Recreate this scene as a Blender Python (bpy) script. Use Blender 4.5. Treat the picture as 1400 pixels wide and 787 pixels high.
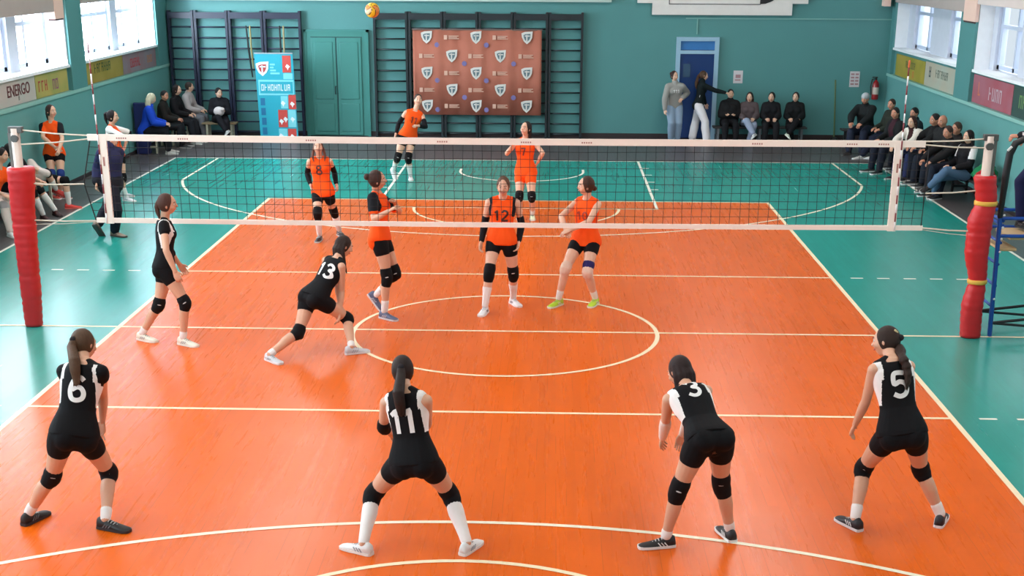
import bpy, math, random
from mathutils import Vector, Matrix, noise
from mathutils.bvhtree import BVHTree
V = Vector
random.seed(4)
SC = bpy.context.scene
for o in list(bpy.data.objects): bpy.data.objects.remove(o)
COL = SC.collection
# ------------------------------------------------------------------ camera
cam = bpy.data.cameras.new('camera'); camo = bpy.data.objects.new('camera', cam); COL.objects.link(camo)
CP, CY, CR = 0.3316, -0.0281, 0.0045
_f = V((math.sin(CY)*math.cos(CP), math.cos(CY)*math.cos(CP), -math.sin(CP)))
_r = _f.cross(V((0, 0, 1))).normalized(); _u = _r.cross(_f)
_a = _r*math.cos(CR) + _u*math.sin(CR); _b = _u*math.cos(CR) - _r*math.sin(CR)
camo.matrix_world = Matrix(((_a.x, _b.x, -_f.x, 0.6101), (_a.y, _b.y, -_f.y, -15.4887), (_a.z, _b.z, -_f.z, 4.1848), (0, 0, 0, 1)))
cam.sensor_width = 36; cam.lens = 1866.02/1400*36; cam.shift_y = 186.06/1400; cam.clip_end = 200
SC.camera = camo
# ------------------------------------------------------------------ world, lights, exposure
SKY_L, SKY_R = 11.0, 0.95
w = bpy.data.worlds.new('world'); SC.world = w; w.use_nodes = True
bg = w.node_tree.nodes['Background']; bg.inputs[0].default_value = (0.80, 0.91, 1.0, 1)
# overcast sky, far brighter on the sun side (left of the hall) than on the right
_tc = w.node_tree.nodes.new('ShaderNodeTexCoord'); _sx = w.node_tree.nodes.new('ShaderNodeSeparateXYZ'); _mr = w.node_tree.nodes.new('ShaderNodeMapRange')
w.node_tree.links.new(_tc.outputs['Generated'], _sx.inputs[0]); w.node_tree.links.new(_sx.outputs[0], _mr.inputs['Value'])
_mr.inputs['From Min'].default_value = -0.3; _mr.inputs['From Max'].default_value = 0.3; _mr.inputs['To Min'].default_value = SKY_L; _mr.inputs['To Max'].default_value = SKY_R
w.node_tree.links.new(_mr.outputs[0], bg.inputs[1])
SC.view_settings.view_transform = 'Standard'; SC.view_settings.look = 'None'
SC.view_settings.gamma = 1; SC.view_settings.use_curve_mapping = False
SC.view_settings.exposure = -0.13
def area(name, loc, rot, sx, sy, power, colr):
    l = bpy.data.lights.new(name, 'AREA'); l.shape = 'RECTANGLE'; l.size = sx; l.size_y = sy; l.energy = power; l.color = colr
    o = bpy.data.objects.new(name, l); COL.objects.link(o); o.location = loc; o.rotation_euler = rot; return o
PI = math.pi
# daylight entering by the two rows of side windows
area('daylight_left', (-9.6, 2, 3.9), (0, -PI/2+0.15, 0), 3.4, 30, 3800, (0.80, 0.93, 1.0))
area('daylight_right', (9.6, 2, 3.9), (0, PI/2-0.25, 0), 3.4, 30, 700, (0.88, 0.95, 1.0))
_far = area('added_daylight_left_far', (-9.7, 13.4, 3.6), (0, 0, 0), 2.2, 4.0, 1000, (0.70, 0.90, 1.0))  # extra lamp outside the far left window, added to brighten the back wall
_far.rotation_euler = V((-5.5, 17.9, 1.4)).__sub__(V((-9.7, 13.4, 3.6))).to_track_quat('-Z', 'Y').to_euler()
# unseen ceiling lamps, added to light the hall
for yy in (-14, -9.5, -5, -0.5, 4, 8.5, 13):
    for xx in (-4.2, 4.2):
        area('added_ceiling_light', (xx, yy, 6.25), (0, 0, 0), 1.5, 2.6, 118, (1.0, 0.97, 0.92))
# ------------------------------------------------------------------ materials
def srgb(c): return tuple(((x/255)/12.92 if x <= 10 else ((x/255+0.055)/1.055)**2.4) for x in c)
MATS = {}
def M(name, c, rough=0.6, mott=0.06, nscale=8, bump=0.0, bscale=60, metal=0, sss=0, stretch=None, emit=0, trans=0):
    if name in MATS: return MATS[name]
    m = bpy.data.materials.new(name); m.use_nodes = True; nt = m.node_tree; p = nt.nodes['Principled BSDF']
    c = srgb(c); p.inputs['Roughness'].default_value = rough; p.inputs['Metallic'].default_value = metal
    tc = nt.nodes.new('ShaderNodeTexCoord'); src = tc.outputs['Object']
    if stretch:
        mp = nt.nodes.new('ShaderNodeMapping'); mp.inputs['Scale'].default_value = stretch; nt.links.new(src, mp.inputs[0]); src = mp.outputs[0]
    n = nt.nodes.new('ShaderNodeTexNoise'); n.inputs['Scale'].default_value = nscale; n.inputs['Detail'].default_value = 3
    nt.links.new(src, n.inputs['Vector'])
    mx = nt.nodes.new('ShaderNodeMix'); mx.data_type = 'RGBA'
    mx.inputs[6].default_value = tuple(x*(1-mott) for x in c)+(1,); mx.inputs[7].default_value = tuple(min(1, x*(1+mott)+0.004*(mott > 0.1)) for x in c)+(1,)
    nt.links.new(n.outputs['Fac'], mx.inputs[0]); nt.links.new(mx.outputs[2], p.inputs['Base Color'])
    if bump:
        n2 = nt.nodes.new('ShaderNodeTexNoise'); n2.inputs['Scale'].default_value = bscale; nt.links.new(src, n2.inputs['Vector'])
        b = nt.nodes.new('ShaderNodeBump'); b.inputs['Strength'].default_value = bump; b.inputs['Distance'].default_value = 0.01
        nt.links.new(n2.outputs['Fac'], b.inputs['Height']); nt.links.new(b.outputs[0], p.inputs['Normal'])
    if sss: p.inputs['Subsurface Weight'].default_value = sss; p.inputs['Subsurface Radius'].default_value = (0.01, 0.004, 0.002)
    if emit: p.inputs['Emission Color'].default_value = c+(1,); p.inputs['Emission Strength'].default_value = emit
    if trans: p.inputs['Transmission Weight'].default_value = trans
    MATS[name] = m; return m
def floor_mat(name, c, rough, dirt, spec=.5):
    m = bpy.data.materials.new(name); m.use_nodes = True; nt = m.node_tree; p = nt.nodes['Principled BSDF']; N = nt.nodes.new; L = nt.links.new
    c = srgb(c)
    tc = N('ShaderNodeTexCoord'); sx = N('ShaderNodeSeparateXYZ'); L(tc.outputs['Object'], sx.inputs[0])
    def mth(op, a, b=None):
        k = N('ShaderNodeMath'); k.operation = op
        for i, q in enumerate((a, b)):
            if q is None: continue
            if isinstance(q, (int, float)): k.inputs[i].default_value = q
            else: L(q, k.inputs[i])
        return k.outputs[0]
    t = mth('DIVIDE', sx.outputs[0], 0.085); fr = mth('FRACT', t); fl_ = mth('FLOOR', t)
    # staggered board ends
    off = N('ShaderNodeTexWhiteNoise'); off.noise_dimensions = '1D'; L(fl_, off.inputs['W'])
    ty = mth('ADD', mth('DIVIDE', sx.outputs[1], 2.4), off.outputs['Value']); row = mth('FLOOR', ty)
    wn = N('ShaderNodeTexWhiteNoise'); wn.noise_dimensions = '2D'; cb = N('ShaderNodeCombineXYZ'); L(fl_, cb.inputs[0]); L(row, cb.inputs[1]); L(cb.outputs[0], wn.inputs['Vector'])
    edge = mth('MINIMUM', fr, mth('SUBTRACT', 1.0, fr)); groove = mth('LESS_THAN', edge, 0.03)
    mp = N('ShaderNodeMapping'); mp.inputs['Scale'].default_value = (9, 0.45, 1); L(tc.outputs['Object'], mp.inputs[0])
    ns = N('ShaderNodeTexNoise'); ns.inputs['Scale'].default_value = 1.6; ns.inputs['Detail'].default_value = 5; L(mp.outputs[0], ns.inputs['Vector'])
    broken = mth('MULTIPLY', groove, mth('GREATER_THAN', ns.outputs['Fac'], 0.57))
    big = N('ShaderNodeTexNoise'); big.inputs['Scale'].default_value = 0.7; big.inputs['Detail'].default_value = 4; L(tc.outputs['Object'], big.inputs['Vector'])
    val = mth('ADD', mth('MULTIPLY', mth('SUBTRACT', wn.outputs['Value'], 0.5), 0.07), mth('MULTIPLY', mth('SUBTRACT', big.outputs['Fac'], 0.5), 0.22))
    val = mth('ADD', val, mth('MULTIPLY', mth('SUBTRACT', ns.outputs['Fac'], 0.5), 0.14)); val = mth('ADD', val, 1.0)
    val = mth('SUBTRACT', val, mth('MULTIPLY', broken, dirt))
    vm = N('ShaderNodeVectorMath'); vm.operation = 'SCALE'; vm.inputs[0].default_value = c; L(val, vm.inputs['Scale']); L(vm.outputs[0], p.inputs['Base Color'])
    r = mth('ADD', mth('MULTIPLY', ns.outputs['Fac'], 0.10), rough-0.05); L(r, p.inputs['Roughness'])
    h = mth('ADD', mth('MULTIPLY', wn.outputs['Value'], 0.5), mth('MULTIPLY', groove, -1.0)); h = mth('ADD', h, mth('MULTIPLY', ns.outputs['Fac'], 0.45))
    b = N('ShaderNodeBump'); b.inputs['Strength'].default_value = 0.15; b.inputs['Distance'].default_value = 0.006; L(h, b.inputs['Height']); L(b.outputs[0], p.inputs['Normal'])
    p.inputs['IOR'].default_value = 1.5; p.inputs['Specular IOR Level'].default_value = spec
    MATS[name] = m; return m
FL_OR = floor_mat('orange court paint', (222, 96, 8), 0.28, 0.24, .22)
FL_TE = floor_mat('teal court paint', (34, 146, 134), 0.25, 0.15)
FL_GR = floor_mat('grey floor paint', (84, 78, 80), 0.38, 0.3)
WALL = M('teal wall paint', (80, 138, 138), 0.55, 0.07, 1.2, 0.05, 30)
WALLD = M('teal wall paint lower', (98, 158, 156), 0.5, 0.06, 1.5, 0.05, 30)
WHITE_LINE = M('white line paint', (238, 236, 222), 0.4, 0.05, 20)
MID_LINE = M('off white line paint', (240, 232, 208), .4, .05, 20)
CREAM_LINE = M('cream line paint', (244, 226, 190), 0.4, 0.05, 20)
CONC = M('pale plaster', (214, 200, 196), 0.7, 0.05, 3)
PINKC = M('pinkish concrete', (232, 196, 182), 0.7, 0.05, 3)
GREYB = M('grey plaster', (172, 160, 156), 0.75, 0.06, 3)
WFRAME = M('white window frame', (186, 198, 220), 0.4, 0.03)
CEIL = M('ceiling white', (190, 184, 176), 0.8, 0.03)
# ------------------------------------------------------------------ mesh tools
class B:
    def __init__(s): s.v = []; s.f = []; s.m = []
    def add(s, vs, fs, m=0):
        n = len(s.v); s.v += [V(x) for x in vs]; s.f += [tuple(i+n for i in f) for f in fs]; s.m += [m]*len(fs); return s
    def box(s, a, b, m=0, rot=None, piv=None):
        x0, x1 = sorted((a[0], b[0])); y0, y1 = sorted((a[1], b[1])); z0, z1 = sorted((a[2], b[2]))
        vs = [V(q) for q in ((x0, y0, z0), (x1, y0, z0), (x1, y1, z0), (x0, y1, z0), (x0, y0, z1), (x1, y0, z1), (x1, y1, z1), (x0, y1, z1))]
        if rot: vs = [rot @ (q-V(piv))+V(piv) for q in vs]
        return s.add(vs, [(0, 3, 2, 1), (4, 5, 6, 7), (0, 1, 5, 4), (1, 2, 6, 5), (2, 3, 7, 6), (3, 0, 4, 7)], m)
    def rings(s, rs, m=0, cap=True):
        n = len(rs[0]); vs = [p for r in rs for p in r]; fs = []
        for i in range(len(rs)-1):
            for j in range(n):
                k = (j+1) % n; fs.append((i*n+j, i*n+k, (i+1)*n+k, (i+1)*n+j))
        if cap:
            fs.append(tuple(reversed(range(n)))); fs.append(tuple(range((len(rs)-1)*n, len(rs)*n)))
        return s.add(vs, fs, m)
    def tube(s, pts, rads, seg=10, m=0, cap=True, flat=None):
        pts = [V(p) for p in pts]
        if not hasattr(rads, '__len__'): rads = [rads]*len(pts)
        rads = list(rads)
        if cap:
            d0 = (pts[1]-pts[0]).normalized(); d1 = (pts[-1]-pts[-2]).normalized(); r0, r1 = rads[0], rads[-1]; fk = 1.0
            P0, P1 = pts[0], pts[-1]
            pts = [P0-d0*r0*q*fk for q in (.97, .72, .38)]+pts+[P1+d1*r1*q*fk for q in (.38, .72, .97)]
            rads = [r0*.24, r0*.69, r0*.925]+rads+[r1*.925, r1*.69, r1*.24]
        t = (pts[1]-pts[0]).normalized(); ref = V((0, 0, 1)) if abs(t.z) < .9 else V((1, 0, 0))
        u = t.cross(ref).normalized(); rs = []
        for i, p in enumerate(pts):
            if i == 0: tt = pts[1]-pts[0]
            elif i == len(pts)-1: tt = pts[-1]-pts[-2]
            else: tt = (pts[i+1]-pts[i]).normalized()+(pts[i]-pts[i-1]).normalized()
            tt = tt.normalized() if tt.length > 1e-9 else t
            u = (u-tt*u.dot(tt)); u = u.normalized() if u.length > 1e-6 else tt.orthogonal().normalized()
            w_ = tt.cross(u)
            ring = []
            for k in range(seg):
                a = 2*PI*k/seg; q = (u*math.cos(a)+w_*math.sin(a))*rads[i]
                if flat: q = q - flat[0]*(q.dot(flat[0])*(1-flat[1]))
                ring.append(p+q)
            rs.append(ring)
        return s.rings(rs, m)
    def ell(s, c, ax, m=0, nu=16, nv=10, fn=None):
        c = V(c)
        if not isinstance(ax[0], (Vector, tuple)): ax = (V((ax[0], 0, 0)), V((0, ax[1], 0)), V((0, 0, ax[2])))
        rs = []
        for i in range(nv+1):
            th = -PI/2+PI*max(.004, min(.996, i/nv)); ring = []
            for j in range(nu):
                a = 2*PI*j/nu; l = V((math.cos(th)*math.cos(a), math.cos(th)*math.sin(a), math.sin(th)))
                if fn: l = fn(l)
                ring.append(c+ax[0]*l.x+ax[1]*l.y+ax[2]*l.z)
            rs.append(ring)
        return s.rings(rs, m)
    def cyl(s, a, b, r, seg=12, m=0, r2=None):
        a, b = V(a), V(b); t = (b-a).normalized(); u = t.orthogonal().normalized(); w_ = t.cross(u); r2 = r if r2 is None else r2
        return s.rings([[a+(u*math.cos(2*PI*k/seg)+w_*math.sin(2*PI*k/seg))*r for k in range(seg)], [b+(u*math.cos(2*PI*k/seg)+w_*math.sin(2*PI*k/seg))*r2 for k in range(seg)]], m)
    def ribbon(s, pts, wd, z, m=0, closed=False):
        n = len(pts); L = []; R = []
        for i in range(n):
            p = V(pts[i]).to_2d() if len(pts[i]) > 2 else V(pts[i])
            a = V(pts[(i-1) % n] if closed or i > 0 else pts[i]); b_ = V(pts[(i+1) % n] if closed or i < n-1 else pts[i])
            t = (b_-a).normalized(); nn = V((-t.y, t.x)); L.append((p.x+nn.x*wd/2, p.y+nn.y*wd/2, z)); R.append((p.x-nn.x*wd/2, p.y-nn.y*wd/2, z))
        fs = [(n+i, n+(i+1) % n, (i+1) % n, i) for i in range(n if closed else n-1)]
        return s.add(L+R, fs, m)
    def prism(s, poly, o, ux, uy, th, m=0):
        # polygon in the plane o + ux*x + uy*y, thickness th along ux x uy
        o, ux, uy = V(o), V(ux), V(uy); nn = ux.cross(uy).normalized(); n = len(poly)
        ar = sum(poly[i][0]*poly[(i+1) % n][1]-poly[(i+1) % n][0]*poly[i][1] for i in range(n))
        if ar < 0: poly = poly[::-1]
        a = [o+ux*x+uy*y for x, y in poly]; b = [p+nn*th for p in a]
        fs = [tuple(reversed(range(n))), tuple(range(n, 2*n))]+[(i, (i+1) % n, n+(i+1) % n, n+i) for i in range(n)]
        return s.add(a+b, fs, m)
def link(name, me, parent=None, mats=(), smooth=False):
    o = bpy.data.objects.new(name, me); COL.objects.link(o)
    for m in mats: me.materials.append(m)
    if smooth: me.shade_smooth()
    if parent: o.parent = parent
    return o
def build(name, b, mats, parent=None, smooth=False, off=None, bevel=0):
    me = bpy.data.meshes.new(name); vs = b.v
    if off is not None: vs = [p-off for p in vs]
    me.from_pydata([tuple(p) for p in vs], [], b.f)
    for i, p in enumerate(me.polygons): p.material_index = b.m[i]
    if not isinstance(mats, (list, tuple)): mats = [mats]
    o = link(name, me, parent, mats, smooth)
    if bevel:
        md = o.modifiers.new('bevel', 'BEVEL'); md.width = bevel; md.segments = 2; md.limit_method = 'ANGLE'
    return o
def tag(o, label, cat, group=None, kind=None):
    o['label'] = label; o['category'] = cat
    if group: o['group'] = group
    if kind: o['kind'] = kind
    return o
def empty(name, loc, label=None, cat=None, group=None):
    o = bpy.data.objects.new(name, None); o.empty_display_size = 0.1; COL.objects.link(o); o.location = loc
    if label: tag(o, label, cat, group)
    return o
def struct(o, parent=None):
    o['kind'] = 'structure'; return o
def vox(b, size, smooth=3, off=V((0, 0, 0))):
    me = bpy.data.meshes.new('tmp'); me.from_pydata([tuple(p) for p in b.v], [], b.f)
    o = bpy.data.objects.new('tmp', me); COL.objects.link(o)
    r = o.modifiers.new('r', 'REMESH'); r.mode = 'VOXEL'; r.voxel_size = size; r.use_smooth_shade = True
    if smooth:
        s = o.modifiers.new('s', 'SMOOTH'); s.iterations = smooth; s.factor = 0.5
    dg = bpy.context.evaluated_depsgraph_get(); e = o.evaluated_get(dg); m2 = bpy.data.meshes.new_from_object(e, depsgraph=dg)
    bpy.data.objects.remove(o); bpy.data.meshes.remove(me)
    out = B(); out.v = [v.co.copy() for v in m2.vertices]; out.f = [tuple(p.vertices) for p in m2.polygons]; out.m = [0]*len(out.f)
    bpy.data.meshes.remove(m2); return out
BALLPOS = (-1.983, 4.800, 3.416)
# ================================================================== THE HALL
XL, XR, YB, YF, ZC = -8.55, 8.5, 17.9, -19.0, 6.4
LZ, RZ = 1.66, 1.54
bf = B()
def rect(x0, y0, x1, y1, m, z=0): bf.add([(x0, y0, z), (x1, y0, z), (x1, y1, z), (x0, y1, z)], [(0, 1, 2, 3)], m)
gx0, gx1, gy0, gy1 = -9.0, 9.0, YF-.3, YB+.3
rect(gx0, gy0, -7.5, gy1, 0); rect(7.5, gy0, gx1, gy1, 0); rect(-7.5, 14, 7.5, gy1, 0); rect(-7.5, gy0, 7.5, -14, 0)
rect(-7.5, -14, -4.5, 14, 1); rect(4.5, -14, 7.5, 14, 1); rect(-4.5, 9, 4.5, 14, 1); rect(-4.5, -14, 4.5, -9, 1)
rect(-4.5, -9, 4.5, 9, 2)
bf.box((gx0, gy0, -.2), (gx1, gy1, -.02), 0)
floor = struct(build('floor', bf, [FL_GR, FL_TE, FL_OR]))
def line(name, pts, wd=.05, z=.0015, mat=WHITE_LINE, closed=False):
    return build(name, B().ribbon(pts, wd, z, 0, closed), mat, floor)
def arc(cx, cy, r, a0, a1, n=60): return [(cx+r*math.cos(math.radians(a0+(a1-a0)*i/n)), cy+r*math.sin(math.radians(a0+(a1-a0)*i/n))) for i in range(n+1)]
line('side_line', [(-4.475, -9), (-4.475, 9)], .055, .002, CREAM_LINE); line('side_line', [(4.475, -9), (4.475, 9)], .055, .002, CREAM_LINE)
line('end_line', [(-4.5, 8.975), (4.5, 8.975)], .05, .0025, CREAM_LINE); line('end_line', [(-4.5, -8.975), (4.5, -8.975)], .05, .0025, CREAM_LINE)
line('attack_line', [(-4.45, 3), (4.45, 3)], .05, .0025, CREAM_LINE); line('attack_line', [(-4.45, -3), (4.45, -3)], .05, .0025, CREAM_LINE)
line('center_line', [(-7.48, 0), (7.48, 0)], .05, .003, CREAM_LINE)
for sx in (-1, 1):
    for yy in (-3, 3):
        for k in range(5): x = 4.73+.36*k; line('attack_line_dash', [(sx*x, yy), (sx*(x+.17), yy)], .045)
line('outer_side_line', [(-7.5, -14), (-7.5, 14)]); line('outer_side_line', [(7.5, -14), (7.5, 14)])
line('outer_end_line', [(-7.5, 14), (7.5, 14)]); line('outer_end_line', [(-7.5, -14), (7.5, -14)])
line('center_circle', arc(0.09, -.03, 1.775, 0, 360, 96)[:-1], .05, .0035, CREAM_LINE, True)
for s in (1, -1):
    a = math.degrees(math.asin(1.42/6.75))
    pts = arc(0, 12.425, 6.725, 180+a, 360-a, 90); pts = [(-6.575, 13.95)]+pts+[(6.575, 13.95)]
    line('three_point_line', [(x, y*s) for x, y in pts], .05, .0031, MID_LINE)
    pts = arc(0, 12.45, 1.25, 180, 360, 30); pts = [(-1.25, 12.75)]+pts+[(1.25, 12.75)]
    line('no_charge_arc', [(x, y*s) for x, y in pts])
    line('key_line', [(-2.45, 13.97*s), (-2.45, 8.2*s)], .05, .0032); line('key_line', [(2.45, 13.97*s), (2.45, 8.2*s)], .05, .0032)
    line('free_throw_line', [(-2.45, 8.2*s), (2.45, 8.2*s)], .04, .0033, CREAM_LINE)
    line('free_throw_arc', [(x, y*s) for x, y in arc(0, 8.2, 1.78, 180, 360, 40)], .05, .0034, CREAM_LINE)
    for yy in (10.3, 11.2, 12.1, 13.0):
        for sx in (-1, 1): line('key_mark', [(sx*2.47, yy*s), (sx*2.62, yy*s)], .05, .0036)
# walls
struct(build('wall_back', B().box((-9.04, YB, -.1), (8.98, YB+.3, ZC)), WALL))
struct(build('wall_front', B().box((-9.3, YF-.3, -.1), (9.3, YF, ZC)), WALL))
struct(build('ceiling', B().box((-9.3, YF-.3, ZC), (9.3, YB+.3, ZC+.2)), CEIL))
# side walls: thick below the ledge, window bays between pillars above
LP = [(16.95, YB), (10.95, 11.8), (4.4, 5.2), (-2.2, -1.4), (-8.8, -8.0), (-15.2, -14.4), (YF, -18.6)]
RP = [(17.6, YB), (11.25, 12.25), (4.7, 5.6), (-2.0, -1.1), (-8.7, -7.8), (-15.2, -14.4), (YF, -18.6)]
for side, X, LED, PL, sg in (('left', XL, LZ, LP, -1), ('right', XR, RZ, RP, 1)):
    b = B()
    b.box((X, YF, -.1), (X+sg*.5, YB, LED), 0)
    b.box((X+sg*.06, YF, LED), (X+sg*.5, YB, 2.12), 1)
    for y0, y1 in PL: b.box((X+sg*(-.02), y0, LED), (X+sg*.5, y1, ZC), 1)
    b.box((X+sg*.02, YF, 4.9), (X+sg*.5, YB, ZC), 1)
    # plain upper wall between lintel and top window band
    struct(build('wall_'+side, b, [WALLD, WALL]))
    struct(build('trim_1' if side == 'left' else 'trim_2', B().box((X-sg*.03, YF, LED-.03), (X+sg*.1, YB, LED+.03)), M('pale teal ledge', (140, 190, 182), .45)))
    # pillar haunches and lintel beams of pale concrete
    for i, (y0, y1) in enumerate(PL[1:-1]):
        if sg < 0: ba, bb = y0-.68, y0-.2
        else: ba, bb = y0-.02, y1-.22
        struct(build('trim_%d' % (3+i+(10 if sg > 0 else 0)), B().box((X-sg*.05, ba, 3.02), (X+sg*(.12 if sg < 0 else .02), bb, 3.75)).box((X-sg*.045, ba+.03, 2.99), (X+sg*.1*(sg < 0), bb-.03, 3.02), 1), [PINKC, M('bracket foot', (70, 50, 52) if sg < 0 else (206, 176, 164), .7)], bevel=.01))
        # lintel beam of this bay
        lo = 3.15 if sg < 0 else 3.34
        struct(build('trim_%d' % (30+i+(10 if sg > 0 else 0)), B().box((X-sg*.04, PL[i+2][1], lo), (X+sg*.3, y0-.2 if sg < 0 else y0-.02, 3.7)), [GREYB if sg < 0 else CONC], bevel=.01))
    struct(build('trim_%d' % (50 if sg < 0 else 51), B().box((X-sg*.04, 11.8 if sg < 0 else 12.05, 3.24 if sg < 0 else 3.17), (X+sg*.3, 16.95 if sg < 0 else 17.6, 3.7)), [GREYB], bevel=.01))
    n = 0
    for i in range(len(PL)-1):
        ya, yb = PL[i+1][1], PL[i][0]
        if ya > yb: continue
        n += 1; nm = 'window_%d' % (n+(0 if sg < 0 else 10))
        GX = X+sg*(.44 if sg < 0 else .40)
        # white reveals, sill
        r = B(); r.box((X+sg*.0, ya, 2.12), (X+sg*.5, yb, 2.17)); 
        r.box((X+sg*.03, ya, 2.17), (X+sg*.5, ya+.03, 4.9)); r.box((X+sg*.03, yb-.03, 2.17), (X+sg*.5, yb, 4.9))
        win = struct(build(nm, r, M('white reveal plaster', (236, 240, 244), .6)))
        # plaster piers beside and between the two sashes
        L = yb-ya; SP = {(-1, 0): (8.88, 9.33), (-1, 1): (14.72, 15.17)}
        if sg < 0: p0_, p1_ = (8.88, 9.33) if abs(ya-5.2) < .1 else ((14.72, 15.17) if ya > 11 else (ya+L*.6, ya+L*.68)); spans = [(ya+.03, p0_), (p1_, yb-.03)]
        else: spans = [(12.35, 14.1), (15.5, 17.0)] if ya > 12 else ([(6.4, 8.5), (9.55, 10.95)] if abs(ya-5.6) < .1 else [(ya+.8, ya+L*.45), (ya+L*.6, yb-.4)])
        pr_ = B(); e = [ya]+[q for s_ in spans for q in s_]+[yb]
        for k in range(0, len(e), 2):
            if e[k+1]-e[k] > .1: pr_.box((GX-sg*.1, e[k], 2.17), (GX+sg*.1, e[k+1], 4.9))
        build('window_pier', pr_, M('pier plaster', (200, 206, 220), .6), win)
        for (p0, p1) in spans:
            fb = B(); t = .075; z0, z1 = 2.2, 4.85
            fb.box((GX-sg*.04, p0, z0), (GX+sg*.04, p1, z0+t)); fb.box((GX-sg*.04, p0, z1-t), (GX+sg*.04, p1, z1))
            for yy in (p0, p1-t-.05): fb.box((GX-sg*.04, yy, z0), (GX+sg*.04, yy+t+.05, z1))
            for f in ((.28,) if p1-p0 < 2.2 else (.28, .62)): fb.box((GX-sg*.04, p0+(p1-p0)*f, z0), (GX+sg*.04, p0+(p1-p0)*f+.09, z1))
            for zz in (2.93, 3.9): fb.box((GX-sg*.045, p0, zz), (GX+sg*.045, p1, zz+.07))
            build('window_frame', fb, WFRAME, win)
bs = B(); bs.box((XL, YB-.03, 0), (XR, YB, .12)); struct(build('baseboard_back', bs, M('dark baseboard', (44, 34, 36), .5)))
struct(build('baseboard_left', B().box((XL, YF, 0), (XL+.025, YB-.03, .07)), MATS['dark baseboard']))
struct(build('baseboard_right', B().box((XR-.025, YF, 0), (XR, YB-.03, .07)), MATS['dark baseboard']))
# pale ledge high on the back wall, cable duct
struct(build('trim_60', B().box((-8.5, YB-.1, 3.13), (1.95, YB, 3.3)), M('pale ledge', (178, 196, 190), .5)))
struct(build('trim_61', B().box((3.7, YB-.03, 2.765), (XR, YB, 2.79)).box((3.96, YB-.03, 2.42), (3.985, YB, 2.77)), M('cable duct', (120, 170, 164), .5)))
struct(build('trim_62', B().box((8.22, YB-.3, 3.08), (8.36, YB, 3.6)), PINKC))
struct(build('trim_63', B().box((-8.44, 10.45, 2.3), (-8.42, 10.47, 3.0)), M('cord grey', (176, 176, 182), .6)))
# housings of the added, unseen ceiling lamps
for yy in (-14, -9.5, -5, -0.5, 4, 8.5, 13):
    for xx in (-4.2, 4.2):
        t = empty('added_ceiling_lamp', (xx, yy, ZC), 'flat rectangular lamp added on the unseen ceiling of the hall', 'lamp', 'added ceiling lamps')
        build('housing', B().box((-.75, -1.3, -.1), (.75, 1.3, 0)), M('lamp housing', (225, 225, 225), .4), t)
# stepped white panel with a framed field at the top of the back wall
def wallX(px): return -2.70+(px-566)*.01735
t = empty('wall_board', (4.5, YB-.06, 2.86), 'white stepped board with thin framed field high above the blue door', 'board')
b = B(); b.prism([(-1.6, 0), (1.64, 0), (1.64, .26), (2.0, .26), (2.0, .9), (-1.95, .9), (-1.95, .26), (-1.6, .26)], (0, 0, 0), (1, 0, 0), (0, 0, 1), .06)
build('panel', b, M('board white', (226, 218, 214), .6), t)
b = B()
for (x0, z0, x1, z1) in ((-1.22, .235, .9, .25), (-1.22, .235, -1.205, .8), (.885, .235, .9, .8)): b.box((x0, -.075, z0), (x1, -.058, z1))
build('field_border', b, M('thin dark line', (70, 62, 66), .6), t)
b = B(); b.prism([(.9, .25), (1.02, .26), (1.15, .31), (1.26, .38), (1.35, .48), (1.38, .6), (.9, .6)], (0, -.06, 0), (1, 0, 0), (0, 0, 1), .015)
build('black_disc', b, M('board black', (18, 16, 20), .5), t)
# wall bars
BARM = M('dark blue wall bar paint', (30, 34, 58), .4, .1, 6)
BARG = M('dark wall bar paint', (26, 36, 42), .4, .1, 6)
def wall_bars(x0, x1, mat, grp, lab):
    t = empty('wall_bars', ((x0+x1)/2, YB, 0), lab, 'wall bars', grp); h = (x1-x0)/2; D = .17
    for sx in (-1, 1): build('side_post', B().box((sx*h-(.055 if sx > 0 else 0), -D, 0), (sx*h+(.055 if sx < 0 else 0), -.0, 2.9)), mat, t)
    build('top_beam', B().box((-h+.055, -D, 2.72), (h-.055, -.03, 2.86)), mat, t)
    for k in range(11): build('rung', B().cyl((-h+.05, -D+.05, .10+.2425*k), (h-.05, -D+.05, .10+.2425*k), .019, 10), mat, t, True)
    return t
xs = [-8.5, -7.87, -7.06, -6.23, -5.33]
ORD = ['in the back left corner', 'second from the back left corner', 'just left of the roll-up banner', 'behind the roll-up banner beside the double door']
for k in range(4): wall_bars(xs[k]+.01, xs[k+1]-.01, BARM, 'wall bars left of the double door', 'dark blue wooden wall bars '+ORD[k])
xs = [-3.64+.826*k for k in range(7)]
ORD = ['right beside the double door', 'under the left edge of the brown backdrop', 'behind the left half of the brown backdrop', 'behind the middle of the brown backdrop', 'behind the right edge of the brown backdrop', 'to the right of the brown backdrop']
for k in range(6): wall_bars(xs[k]+.01, xs[k+1]-.01, BARG, 'wall bars right of the double door', 'dark wooden wall bars '+ORD[k])
# gymnastic sticks hung on the left wall bars
for (x, z0, z1, dx, c, lab) in ((-6.62, 1.4, 2.55, .09, (22, 22, 26), 'black stick hanging on wall bars left of the banner'), (-6.53, 1.6, 2.55, .03, (150, 140, 90), 'yellowish stick hanging beside the black one left of the banner'),
                       (-5.83, 1.3, 2.55, .03, (24, 24, 28), 'black stick hanging on wall bars above the banner'), (-5.74, 1.3, 2.55, .01, (160, 150, 110), 'pale stick hanging on wall bars above the banner')):
    b = B().tube([(0, 0, 0), (dx/2-.01, 0, (z0-z1)/2), (dx, .0, z0-z1)], [.02, .022, .016], 8); o = build('gymnastic_stick', b, M('stick %d' % sum(c), c, .5), None, True); o.location = (x, YB-.21, z1); tag(o, lab, 'stick', 'sticks on the wall bars')
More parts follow.
